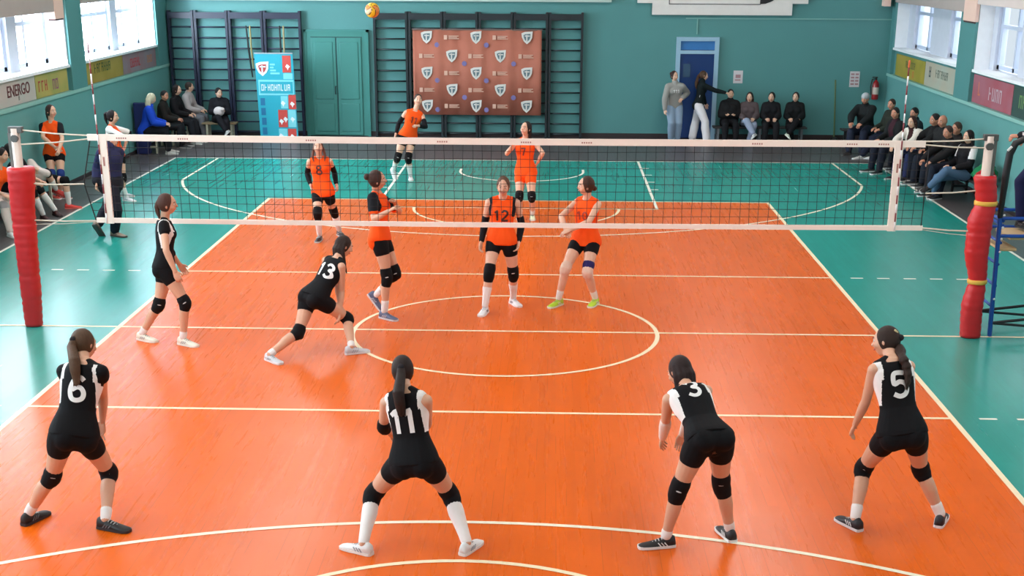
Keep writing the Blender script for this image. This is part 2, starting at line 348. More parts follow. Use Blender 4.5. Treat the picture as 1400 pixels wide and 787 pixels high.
# painted double door
DM = M('teal door paint', (60, 130, 124), .45, .05, 3); DG = M('door shadow gap', (30, 74, 74), .6)
d = struct(build('door_1', B().box((-5.24, YB-.06, .02), (-3.82, YB, 2.42)), DM))
for (x0, x1) in ((-5.12, -4.545), (-4.515, -3.94)):
    lf = build('door_leaf', B().box((x0, YB-.09, .04), (x1, YB-.06, 2.3)), DM, d, bevel=.008)
    build('door_panel', B().box((x0+.07, YB-.105, .12), (x1-.07, YB-.085, .78)).box((x0+.07, YB-.105, .88), (x1-.07, YB-.085, 2.2)), DM, lf, bevel=.01)
build('door_gap', B().box((-4.545, YB-.075, .04), (-4.515, YB-.055, 2.3)).box((-5.14, YB-.075, 2.3), (-3.92, YB-.055, 2.32)), DG, d)
build('door_handle', B().tube([(-4.57, YB-.1, 1.0), (-4.57, YB-.16, 1.02), (-4.57, YB-.16, 1.16), (-4.57, YB-.1, 1.18)], .012, 8), M('dark steel', (60, 66, 70), .35, metal=.8), d, True)
build('door_frame', B().box((-5.3, YB-.08, 0), (-5.24, YB, 2.48)).box((-3.82, YB-.08, 0), (-3.76, YB, 2.48)).box((-5.3, YB-.08, 2.42), (-3.76, YB, 2.48)), DM, d)
# blue door with transom
d = struct(build('door_2', B().box((3.56, YB-.03, .02), (4.44, YB, 2.3)), M('dark blue door', (14, 50, 104), .35, .06)))
build('door_leaf', B().box((3.6, YB-.06, .03), (4.4, YB-.03, 1.98)), MATS['dark blue door'], d, bevel=.006)
build('transom_pane', B().box((3.6, YB-.045, 2.07), (4.4, YB-.03, 2.27)), M('transom blue', (60, 118, 180), .25), d)
build('door_frame', B().box((3.5, YB-.09, 0), (3.6, YB, 2.36)).box((4.4, YB-.09, 0), (4.5, YB, 2.36)).box((3.6, YB-.09, 2.27), (4.4, YB, 2.36)).box((3.6, YB-.09, 1.98), (4.4, YB, 2.06)), M('door frame blue white', (150, 184, 206), .5), d)
build('door_handle', B().tube([(3.68, YB-.07, 1.02), (3.68, YB-.13, 1.02), (3.78, YB-.13, 1.02)], .012, 8), MATS['dark steel'], d, True)
build('door_glass', B().box((3.68, YB-.075, 1.45), (3.85, YB-.06, 1.75)), M('door glass', (60, 84, 110), .15), d)
# paper notices
PAPER = M('paper', (206, 202, 206), .8); PR = M('print pink', (170, 130, 136), .8)
def notice(x0, x1, z0, z1, lab, cells):
    t = empty('paper_notice', ((x0+x1)/2, YB-.004, z0), lab, 'notice', 'paper notices on the back wall'); h = (x1-x0)/2
    build('sheet', B().box((-h, -.008, 0), (h, .002, z1-z0)), PAPER, t); b = B()
    for (a0, b0, a1, b1) in cells: b.box((a0, -.011, b0), (a1, -.0085, b1))
    build('printing', b, PR, t)
notice(4.88, 5.10, 1.31, 1.60, 'white paper notice beside the blue door', [(-.07, .06, .06, .09), (-.06, .12, .06, .2)])
notice(7.62, 7.85, 1.24, 1.6, 'white paper sheet with grid of print left of the extinguisher', [(-.09, .05+.075*k, -.01, .09+.075*k) for k in range(4)]+[(.015, .05+.075*k, .09, .09+.075*k) for k in range(4)])
# fire extinguisher
t = empty('fire_extinguisher', (8.22, YB-.12, .97), 'red fire extinguisher hanging in the back right corner', 'fire extinguisher')
RED = M('extinguisher red', (150, 24, 30), .3)
b = B(); rr = [(0, .02), (0, .075), (.02, .08), (.34, .08), (.4, .06), (.43, .03), (.45, .02)]
b.rings([[V((r*math.cos(a*PI/8), r*math.sin(a*PI/8), z)) for a in range(16)] for z, r in rr]); build('cylinder', b, RED, t, True)
build('valve', B().box((-.02, -.02, .45), (.02, .02, .5)).box((-.09, -.015, .5), (.03, .015, .52)), M('black rubber', (20, 20, 22), .5), t)
build('hose', B().tube([(0, 0, .48), (-.1, -.03, .46), (-.13, -.05, .3), (-.11, -.05, .12)], .013, 8), MATS['black rubber'], t, True)
build('label_sheet', B().rings([[V((.0815*math.cos(a), .0815*math.sin(a), z)) for a in [math.radians(200+14*k) for k in range(10)]]+[V((.078*math.cos(a), .078*math.sin(a), z)) for a in [math.radians(200+14*k) for k in range(9, -1, -1)]] for z in (.12, .28)]), M('label pale', (206, 190, 180), .6), t)
build('bracket', B().box((-.03, .08, .3), (.03, .13, .36)), MATS['dark steel'], t)
# pole standing by the back wall
t = empty('floor_pole', (7.33, YB-.16, 0), 'thin olive pole standing upright on a small dark foot by the back wall', 'pole')
build('foot', B().cyl((0, 0, 0), (0, 0, .09), .13, 16, r2=.06), M('pole foot dark', (30, 30, 30), .6), t, True)
build('shaft', B().tube([(0, 0, .05), (-.03, 0, .7), (-.07, .0, 1.4)], .02, 8), M('olive wood', (84, 104, 66), .6), t, True)
# brown press backdrop with shields
BY = YB-.2
def bX(px): return wallX(px)
def bZ(py): return 2.5-(py-40)*.01695
t = empty('press_backdrop', (bX(653.5), BY, .55), 'brown press wall with rows of white shields hung over the wall bars', 'backdrop')
O = V((bX(653.5), BY, .55)); b = B(); nx = 60; rs = []
for i in range(nx+1):
    u = i/nx; x = -1.515+3.03*u; yv = .012*math.sin(u*23)+.008*math.sin(u*57)
    rs.append([V((x, yv-.02, 0)), V((x, yv-.02, 1.95)), V((x, yv+.0, 1.95)), V((x, yv+.0, 0))])
b.rings(rs); build('fabric', b, M('backdrop brown', (178, 104, 84), .75, .12, 3, .2, 8), t, True)
SHW = M('shield white', (214, 210, 204), .7, 0); SHD = M('shield teal grey', (96, 116, 124), .7, 0); SHB = M('emblem blue', (120, 110, 160), .7, 0); SHR = M('shield red', (178, 60, 60), .7, 0); WM = M('wordmark pale', (214, 170, 150), .7, 0)
SHAPE = [(-.5, .38), (-.2, .5), (.5, .55), (.46, 0), (.3, -.3), (0, -.55), (-.3, -.3), (-.46, .05)]
sh = B(); sd = B(); em = B(); wm = B()
def shield(bw, bd, x, z, h, y):
    k = h/1.1; bw.prism([(p*k, q*k) for p, q in SHAPE], (x, y, z), (1, 0, 0), (0, 0, 1), .006)
    bd.prism([(p*k*.62, q*k*.62) for p, q in SHAPE], (x, y-.006, z), (1, 0, 0), (0, 0, 1), .004)
    bw.box((x-.07*k, y-.013, z-.3*k), (x+.04*k, y-.009, z+.25*k)); bw.box((x-.2*k, y-.013, z+.1*k), (x+.25*k, y-.009, z+.2*k))
for r, py_ in enumerate((50, 75, 98, 121, 143)):
    for px in ((585, 652, 721) if r % 2 == 0 else (619, 685)):
        shield(sh, sd, bX(px)-O.x, bZ(py_)-O.z, .29, -.034)
    for px in ((620, 686) if r % 2 == 0 else (586, 653, 721)):
        x, z = bX(px)-O.x, bZ(py_)-O.z
        wm.box((x-.20, -.04, z-.05), (x-.12, -.03, z+.05))
        for q, ww in ((.03, .24), (0, .2), (-.03, .25)): wm.box((x-.09, -.04, z+q-.009), (x-.09+ww, -.03, z+q+.009))
    for px in ((599, 666) if r % 2 == 0 else (636, 703)):
        x, z = bX(px)-O.x, bZ(py_+(10 if r < 4 else 5))-O.z
        em.prism([(.06*math.cos(a), .06*math.sin(a)) for a in [k*PI/4 for k in range(8)]], (x, -.034, z), (1, 0, 0), (0, 0, 1), .005)
build('shield_print', sh, SHW, t); build('shield_center', sd, SHD, t); build('emblem_print', em, SHB, t); build('wordmark_print', wm, WM, t)
build('hanging_rail', B().box((-1.53, -.03, 1.94), (1.53, .02, 1.97)), M('rail steel', (110, 90, 84), .5), t)
# roll-up banner
t = empty('rollup_banner', (-5.80, 16.9, 0), 'tall turquoise roll-up banner with shield and red square pictures', 'banner')
H = 1.98; Wd = .445; sk = -.05
def rp(x, z): return (x+sk*(z/H), -.012, z)
CY_ = M('banner turquoise', (30, 160, 182), .5, .04); CY2 = M('banner light cyan', (120, 206, 218), .5, 0); BLU = M('banner blue', (24, 108, 150), .5, 0); RDB = M('banner red', (196, 66, 58), .5, .15, 30); WHB = M('banner white', (222, 232, 236), .5, 0); DKB = M('banner deep teal', (14, 122, 140), .5, 0)
b = B(); n = 8
b.rings([[V((-Wd+sk*(z/H), -.006, z)), V((Wd+sk*(z/H), -.006, z)), V((Wd+sk*(z/H), .004, z)), V((-Wd+sk*(z/H), .004, z))] for z in [.08+(H-.08)*i/n for i in range(n+1)]]); build('sheet', b, CY_, t)
build('base_case', B().box((-.47, -.1, 0), (.47, .1, .08)), M('case aluminium', (170, 176, 182), .35, metal=.7), t, bevel=.01)
build('top_rail', B().box((-Wd+sk, -.015, H), (Wd+sk, .012, H+.03)), MATS['case aluminium'], t)
build('support_pole', B().cyl((0, .06, .05), (sk, .02, H+.01), .01), MATS['dark steel'], t)
def bpx(px, py_): # banner surface coordinates measured on the sheet
    return (-Wd+(px-347)/54*2*Wd, H-(py_-71)*.0166)
def bq(b, x0, y0, x1, y1, y=-.009, skx=0): 
    p0 = bpx(x0, y0); p1 = bpx(x1, y1); b.prism([(p0[0]+sk*p0[1]/H+skx*0, p1[1]), (p1[0]+sk*p0[1]/H, p1[1]), (p1[0]+sk*p0[1]/H, p0[1]), (p0[0]+sk*p0[1]/H, p0[1])], (0, y, 0), (1, 0, 0), (0, 0, 1), .003)
b = B(); bq(b, 350, 106, 400, 127); build('title_box', b, CY2, t)
b = B(); bq(b, 352, 108.5, 398.5, 124.5, -.012); build('title_field', b, CY_, t)
def scribble(name, n, size, loc, rot, mat, parent, xs=1, seed=1):
    # unreadable lettering: clusters of upright and cross strokes, one cluster per letter
    rg = random.Random(seed*7+n); b = B(); wl = size*.62; th = size*.11; x = -n*wl/2
    for i in range(n):
        k = rg.randrange(4); b.box((x, 0, -size*.36), (x+th, .002, size*.36))
        if k != 1: b.box((x+wl*.55, 0, -size*.36), (x+wl*.55+th, .002, size*.36))
        for q in rg.sample((-.36, -.03, .25), 1+(k > 1)): b.box((x, 0, size*q), (x+wl*.6, .002, size*q+th))
        x += wl
    o = build(name, b, mat, parent); o.location = loc; o.rotation_euler = (0, 0, rot); o.scale = (xs, 1, 1); return o
def text_obj(name, body, size, loc, rot, mat, parent, xs=1, ext=.002, label=None):
    cu = bpy.data.curves.new(name, 'FONT'); cu.body = body; cu.size = size; cu.extrude = ext; cu.align_x = 'CENTER'; cu.align_y = 'CENTER'; cu.offset = size*.012
    o = bpy.data.objects.new('tt', cu); COL.objects.link(o); dg = bpy.context.evaluated_depsgraph_get(); me = bpy.data.meshes.new_from_object(o.evaluated_get(dg)); bpy.data.objects.remove(o)
    me.materials.clear(); o = link(name, me, parent, [mat]); o.location = loc; o.rotation_euler = rot; o.scale = (xs, 1, 1); return o
p = bpx(374.5, 116.5); scribble('title_lettering', 9, .2, (p[0]-.03, -.018, p[1]), 0, WHB, t, .62, 3)
b = B(); bs_ = B(); p = bpx(357, 91); shield(b, bs_, p[0]-.04, p[1], .33, -.010); build('shield_print', b, WHB, t); build('shield_center', bs_, SHR, t)
b = B()
for k, ww in enumerate((7, 5, 8, 13)): bq(b, 368, 84+4*k, 368+ww, 86.4+4*k)
build('small_lettering', b, CY2, t)
for (x0, y0, x1, y1) in ((386, 73, 398, 96), (391, 126, 401.5, 146), (375, 147, 388, 171), (387, 173, 399, 190)): b = B(); bq(b, x0, y0, x1, y1); build('red_picture', b, RDB, t)
for (x0, y0, x1, y1) in ((380, 128, 390, 145), (389, 147, 400, 171), (374, 173, 386, 190), (386, 97, 399, 105)): b = B(); bq(b, x0, y0, x1, y1); build('cyan_picture', b, CY2, t)
b = B()
for (x, y_) in ((393, 88), (396, 139), (379, 163), (385, 160), (383, 138), (395, 160), (377, 183), (393, 184)):
    p = bpx(x, y_); s_ = sk*p[1]/H; b.prism([(p[0]+s_+.05*math.cos(a)*(.5 if k % 2 else 1.1), p[1]+.08*math.sin(a)*(.6 if k % 3 else 1)) for k, a in enumerate([q*PI/4 for q in range(8)])], (0, -.012, 0), (1, 0, 0), (0, 0, 1), .003)
build('player_figure', b, WHB, t)
b = B()
for k in range(4): bq(b, 351, 131+13.5*k, 357.5, 141+13.5*k)
build('blue_square', b, BLU, t)
# banners below the side windows
def wall_banner(name, side, y0, y1, z0, z1, cols, texts, lab):
    X = XL-.06 if side < 0 else XR+.06; s_ = -side
    t = empty(name, (X, (y0+y1)/2, z0), lab, 'banner', 'advertising banners under the windows'); yc = (y0+y1)/2
    m = bpy.data.materials.new('banner print'); m.use_nodes = True; nt = m.node_tree; p = nt.nodes['Principled BSDF']; p.inputs['Roughness'].default_value = .6
    tc = nt.nodes.new('ShaderNodeTexCoord'); n = nt.nodes.new('ShaderNodeTexNoise'); n.inputs['Scale'].default_value = 1.6; n.inputs['Detail'].default_value = 2; nt.links.new(tc.outputs['Object'], n.inputs['Vector'])
    cr = nt.nodes.new('ShaderNodeValToRGB'); nt.links.new(n.outputs['Fac'], cr.inputs[0]); nt.links.new(cr.outputs[0], p.inputs['Base Color'])
    cr.color_ramp.elements[0].position = .35; cr.color_ramp.elements[1].position = .65
    cr.color_ramp.elements[0].color = srgb(cols[0])+(1,); cr.color_ramp.elements[1].color = srgb(cols[1])+(1,)
    build('sheet', B().box((0, y0-yc, 0), (s_*.02, y1-yc, z1-z0)), m, t)
    for (body, yy, zz, size, c) in texts:
        rz = PI/2 if side < 0 else -PI/2
        pm = M('print %s' % (c,), c, .6, 0)
        if isinstance(body, int): scribble('lettering', body, size, (s_*.022, yy-yc, zz-z0), rz, pm, t, 1, body+int(yy))
        else: text_obj('lettering', body, size, (s_*.024, yy-yc, zz-z0), (PI/2, 0, rz), pm, t)
wall_banner('advertising_banner', -1, 5.25, 9.15, 1.70, 2.11, [(176, 178, 172), (190, 176, 170)], [('ENERGO', 8.35, 1.93, .27, (96, 40, 44)), (1, 8.35, 1.8, .1, (90, 90, 84))], 'pale grey advertising banner with dark red word below the left window')
wall_banner('advertising_banner', -1, 9.17, 10.85, 1.70, 2.11, [(146, 152, 82), (176, 160, 84)], [(3, 9.55, 1.9, .26, (176, 50, 50)), (2, 10.2, 1.88, .26, (140, 70, 110))], 'yellow green advertising banner beside the left pillar, next to the grey one')
wall_banner('advertising_banner', -1, 11.85, 14.35, 1.70, 2.11, [(146, 126, 34), (160, 138, 60)], [(7, 13.0, 1.97, .25, (60, 84, 40))], 'golden yellow advertising banner below the far left window')
wall_banner('advertising_banner', -1, 14.37, 16.9, 1.70, 2.11, [(142, 104, 110), (134, 122, 130)], [(5, 15.3, 1.9, .26, (190, 60, 70)), (3, 16.4, 1.9, .22, (190, 120, 80))], 'mauve advertising banner nearest the back left corner')
wall_banner('advertising_banner', 1, 14.75, 17.35, 1.58, 2.05, [(142, 138, 40), (170, 150, 60)], [(7, 16.0, 1.88, .2, (92, 96, 60)), (1, 15.7, 1.7, .2, (200, 90, 50))], 'yellow olive advertising banner nearest the back right corner')
wall_banner('advertising_banner', 1, 12.3, 14.73, 1.58, 2.07, [(168, 176, 164), (176, 168, 150)], [(7, 13.4, 1.88, .22, (110, 118, 110)), (1, 14.3, 1.88, .3, (70, 80, 84))], 'pale grey green advertising banner beside the right pillar')
wall_banner('advertising_banner', 1, 8.85, 11.2, 1.58, 2.09, [(160, 78, 90), (160, 98, 112)], [(1, 10.75, 1.85, .34, (200, 120, 90)), (4, 9.8, 1.82, .32, (190, 170, 180))], 'dusky red advertising banner on the right of the right pillar')
wall_banner('advertising_banner', 1, 6.5, 8.83, 1.58, 2.09, [(40, 66, 66), (50, 76, 70)], [(2, 8.3, 1.85, .3, (110, 150, 90))], 'dark green advertising banner at the right edge of the picture')
# ================================================================== NET AND POSTS
NW, NZ0, NZ1 = 4.5, 1.24, 2.24
t = empty('volleyball_net', (0, 0, 0), 'black volleyball net with white tapes stretched across the court', 'net')
CORD = M('black net cord', (16, 20, 24), .7); TAPE = M('white net tape', (246, 236, 226), .6, .03); PRN = M('tape print', (176, 128, 120), .7, 0)
b = B(); xl, xr = -4.60, 4.80
def sag(x): return -.012*math.cos(x/4.8*PI/2)
def lx(z): # loose left edge pulled to the middle rope
    q = (z-NZ0)/(NZ1-NZ0); return -4.60-.13*(1-abs(q-.45)/.55)
nh = 10; nv = 86
for j in range(nh+1):
    z = NZ0+.05+(NZ1-NZ0-.1)*j/nh; pts = [(lx(z), 0, z+sag(xl))]+[(x, .004*math.sin(x*3+j), z+sag(x)+.004*math.sin(x*2.3+j)) for x in [-4.5+.3*k for k in range(31)]]+[(xr, 0, z+sag(xr))]
    b.tube(pts, .0028, 4, cap=False)
for k in range(nv+1):
    x = -4.5+(xr+4.5)*k/nv; b.tube([(x+.006*math.sin(k*1.7+j), .004*math.sin(k+j), NZ0+.04+(NZ1-NZ0-.08)*j/5+sag(x)) for j in range(6)], .0028, 4, cap=False)
build('net_mesh', b, CORD, t)
b = B().tube([(lx(z), 0, z) for z in [NZ0+.02+.05*k for k in range(20)]], .007, 6); build('edge_cord', b, CORD, t, True)
b = B().tube([(xr, 0, NZ0+.03), (xr+.01, 0, 1.7), (xr, 0, NZ1-.04)], .005, 6); build('edge_cord', b, CORD, t, True)
def tape(name, x0, x1, z0, z1):
    b = B(); n = 24; b.rings([[V((x, -.011, z0+sag(x))), V((x, .011, z0+sag(x))), V((x, .011, z1+sag(x))), V((x, -.011, z1+sag(x)))] for x in [x0+(x1-x0)*i/n for i in range(n+1)]]); return build(name, b, TAPE, t)
tp = tape('top_tape', -4.64, 4.76, NZ1-.068, NZ1+.004); tape('bottom_tape', -4.62, 4.82, NZ0, NZ0+.055)
for sx in (-1, 1):
    sb = build('side_tape', B().box((sx*4.47-.045, -.016, NZ0-.01), (sx*4.47+.045, .016, NZ1-.03)), TAPE, t)
    build('tape_mark', B().box((sx*4.47-.01, -.019, NZ1-.35), (sx*4.47+.01, -.016, NZ1-.25)), PRN, sb)
b = B()
for k, x in enumerate((-4.25, -3.55, -2.1, -.62, .32, 1.0, 2.9, 3.95, 4.3)): 
    for q in range(5): b.box((x-.06+q*.025, -.0125, NZ1-.045+sag(x)), (x-.045+q*.025, -.0105, NZ1-.028+sag(x)))
build('tape_print', b, PRN, tp)
ROPE = M('pale rope', (214, 206, 190), .7)
def rope(p, q, r=.008, dip=.01):
    p, q = V(p), V(q); return [p, (p+q)/2-V((0, 0, dip)), q]
for i, (p, q) in enumerate((((-4.62, 0, 2.225), (-5.42, 0, 2.285)), ((-4.62, 0, 2.19), (-5.42, 0, 2.12)), ((4.74, 0, 2.235), (5.42, 0, 2.27)), ((4.74, 0, 2.2), (5.42, 0, 2.17)),
            ((-4.73, 0, 1.68), (-5.4, 0, 1.68)), ((4.82, 0, 1.66), (5.42, 0, 1.70)), ((-4.6, 0, 1.26), (-5.4, 0, 1.26)), ((4.8, 0, 1.27), (5.45, 0, 1.235)), ((-4.6, 0, 1.25), (-5.4, 0, 1.21)), ((4.8, 0, 1.25), (5.45, 0, 1.18)))):
    build('rope', B().tube(rope(p, q), .009 if i < 8 else .004, 6), ROPE, t, True)
# antennas
for sx, z1, lean, lab in ((-1, 3.22, -.03, 'left'), (1, 3.0, -.01, 'right')):
    t = empty('antenna', (sx*4.5, -.02, NZ0), 'thin red and white striped antenna rising from the net at its %s side' % lab, 'antenna', 'net antennas')
    N_ = 18; Ht = 1.8 if sx > 0 else 2.0
    b = B()
    for k in range(N_): b.cyl((lean*k/N_, 0, Ht*k/N_), (lean*(k+1)/N_, 0, Ht*(k+1)/N_), .0085, 8, k % 2)
    build('striped_rod', b, [M('antenna white', (232, 232, 236), .4), M('antenna red', (130, 50, 60), .4)], t, True)
    if sx > 0: build('tip', B().tube([(lean, 0, Ht), (lean, 0, Ht+.06)], .012, 8), M('antenna tip', (210, 100, 50), .5), t, True)
# posts and pads
PADR = M('red pad vinyl', (196, 28, 34), .42, .12, 5, .5, 7); STEEL = M('post paint', (206, 190, 180), .35, .1); STRAP = M('yellow strap', (226, 176, 70), .6)
def post(x, lab):
    t = empty('net_post', (x, 0, 0), lab, 'net post', 'net posts')
    build('tube', B().cyl((0, 0, 0), (0, 0, 2.3), .05, 18), STEEL, t, True)
    build('inner_rail', B().box((.05 if x > 0 else -.085, -.012, 1.75), (.085 if x > 0 else -.05, .012, 2.25)), M('rail grey', (120, 116, 112), .4, metal=.6), t)
    build('pulley_head', B().box((-.07, -.035, 2.25), (.09, .035, 2.32)).cyl((.0, -.05, 2.19), (0, .05, 2.19), .045, 14), M('head grey', (100, 98, 96), .4, metal=.5), t, bevel=.006)
    return t
post(-5.46, 'pale steel net post on the left sticking out of red padding'); post(5.46, 'pale steel net post on the right beside the umpire stand')
def pad(x0, prof, lab, straps):
    t = empty('post_pad', (x0, 0, 0), lab, 'post padding', 'red post pads')
    rs = []; n = 60
    for i in range(n+1):
        z = .005+1.86*i/n; cx, r = 0, .13
        for (za, ca, ra), (zb, cb, rb) in zip(prof, prof[1:]):
            if za <= z <= zb+1e-6: q = (z-za)/(zb-za); q = q*q*(3-2*q); cx = ca+(cb-ca)*q; r = ra+(rb-ra)*q
        seam = abs(((z*3.2) % 1)-.5); r -= .008*max(0, 1-(.5-seam)*14) ; r += .0035*math.sin(z*70)
        rs.append([V((cx+r*1.0*math.copysign(abs(math.cos(a))**.8, math.cos(a)), r*.9*math.copysign(abs(math.sin(a))**.8, math.sin(a)), z)) for a in [2*PI*k/28 for k in range(28)]])
    # open top: inner lining
    build('padding', B().rings(rs), PADR, t, True)
    for z, cx, r in straps:
        build('strap', B().rings([[V((cx+q*math.cos(a), q*.9*math.sin(a), zz)) for a in [2*PI*k/28 for k in range(28)]] for zz, q in ((z-.025, r), (z-.02, r+.006), (z+.02, r+.006), (z+.025, r))]), STRAP, t, True)
pad(-5.46, [(0, -.03, .10), (.5, -.02, .115), (1.3, -.01, .13), (1.87, .02, .15)], 'tall red vinyl pad wrapped round the left net post', [])
pad(5.46, [(0, .035, .115), (.35, .02, .12), (.66, .045, .10), (1.0, .0, .13), (1.35, -.0, .135), (1.56, .04, .115), (1.87, .0, .12)], 'red vinyl pad with two yellow straps round the right net post', [(.66, .045, .105), (1.56, .04, .122)])
# umpire stand
t = empty('umpire_stand', (6.2, .25, 0), 'blue and black umpire stand beside the right net post', 'umpire stand')
BLUF = M('blue frame paint', (24, 74, 160), .35, .06); BLK = M('black foam tube', (20, 20, 24), .5); WOODP = M('beige foot board', (196, 164, 120), .6)
SX0, SX1, SY0, SY1 = -.47, .33, -.22, .35
for x in (SX0, SX1):
    for y in (SY0, SY1): build('leg', B().tube([(x, y, .02), (x-(.045 if x < 0 else 0), y, 1.5)], .026, 10), BLUF, t, True)
b = B()
for x in (SX0,):
    for k in range(5): b.cyl((x, SY0, .35+.25*k), (x, SY1, .35+.25*k), .017)
build('ladder_rung', b, BLUF, t, True)
for z, y0 in ((.22, SY0), (.22, SY1)):
    build('brace', B().tube([(SX0, y0, .16), (SX1, y0, .26)], .017, 8).tube([(SX0, y0, .16), (SX1, y0, .1)], .015, 8), BLK, t, True)
b = B()
for y in (SY0, SY1):
    for z in (1.18, 1.38): b.tube([(SX0, y, z), (SX1+.1, y, z)], .02, 8)
for x in (SX0, SX1): b.tube([(x, SY0, 1.3), (x, SY1, 1.3)], .02, 8)
build('platform_frame', b, BLUF, t, True)
build('platform', B().box((SX0+.1, SY0+.02, 1.13), (SX1+.1, SY1-.02, 1.175)), WOODP, t, bevel=.01)
build('step_board', B().box((SX0+.0, SY0+.02, 1.0), (SX0+.2, SY1-.02, 1.035)), WOODP, t, bevel=.01)
h = build('handrail', B().tube([(SX0-.045, SY0, 1.4), (SX0-.035, SY0, 1.9), (SX0-.02, SY0, 2.1), (SX0+.03, SY0, 2.22), (SX0+.13, SY0, 2.27), (SX0+.45, SY0, 2.29)], [.03, .042, .042, .04, .036, .034], 12), BLK, t, True)
build('bolt', B().cyl((SX0-.06, SY0-.04, 2.14), (SX0-.02, SY0-.045, 2.19), .014), M('bolt white', (220, 220, 220), .3), h)
b = B()
for z in (.45, 1.0, 1.15, 1.28, 1.42): b.ell((SX0-.005, SY0-.024, z), (.014, .008, .014), 0, 10, 6)
build('bolt_row', b, MATS['bolt white'], t, True)
# ball
bp = B(); R_ = .105
def ballm(l): 
    l = l.normalized(); a = noise.noise(l*1.3); return 0
YEL = M('ball yellow', (240, 196, 44), .4, .02); ORB = M('ball orange', (226, 140, 60), .4, .02); DRK = M('ball dark', (60, 34, 26), .45, .02); CRM = M('ball cream', (226, 200, 160), .4, .02)
nu, nvv = 48, 32; bp.ell((0, 0, 0), (R_, R_, R_), 0, nu, nvv)
for i, f in enumerate(bp.f):
    c = sum((bp.v[k] for k in f), V())/len(f); c.normalize(); c = Matrix.Rotation(.6, 3, 'Y') @ Matrix.Rotation(.5, 3, 'X') @ c
    ang = math.atan2(c.z, c.x)+1.1*c.y; k = int((ang/(2*PI)*6) % 6); fr = (ang/(2*PI)*6) % 1
    bp.m[i] = 2 if fr < .14 or abs(c.y) < .0 else (0 if k % 3 == 0 else (1 if k % 3 == 1 else (3 if k < 3 else 0)))
t = build('volleyball', bp, [YEL, ORB, DRK, CRM], None, True); t.location = BALLPOS
tag(t, 'yellow and orange volleyball in the air high above the net', 'ball')
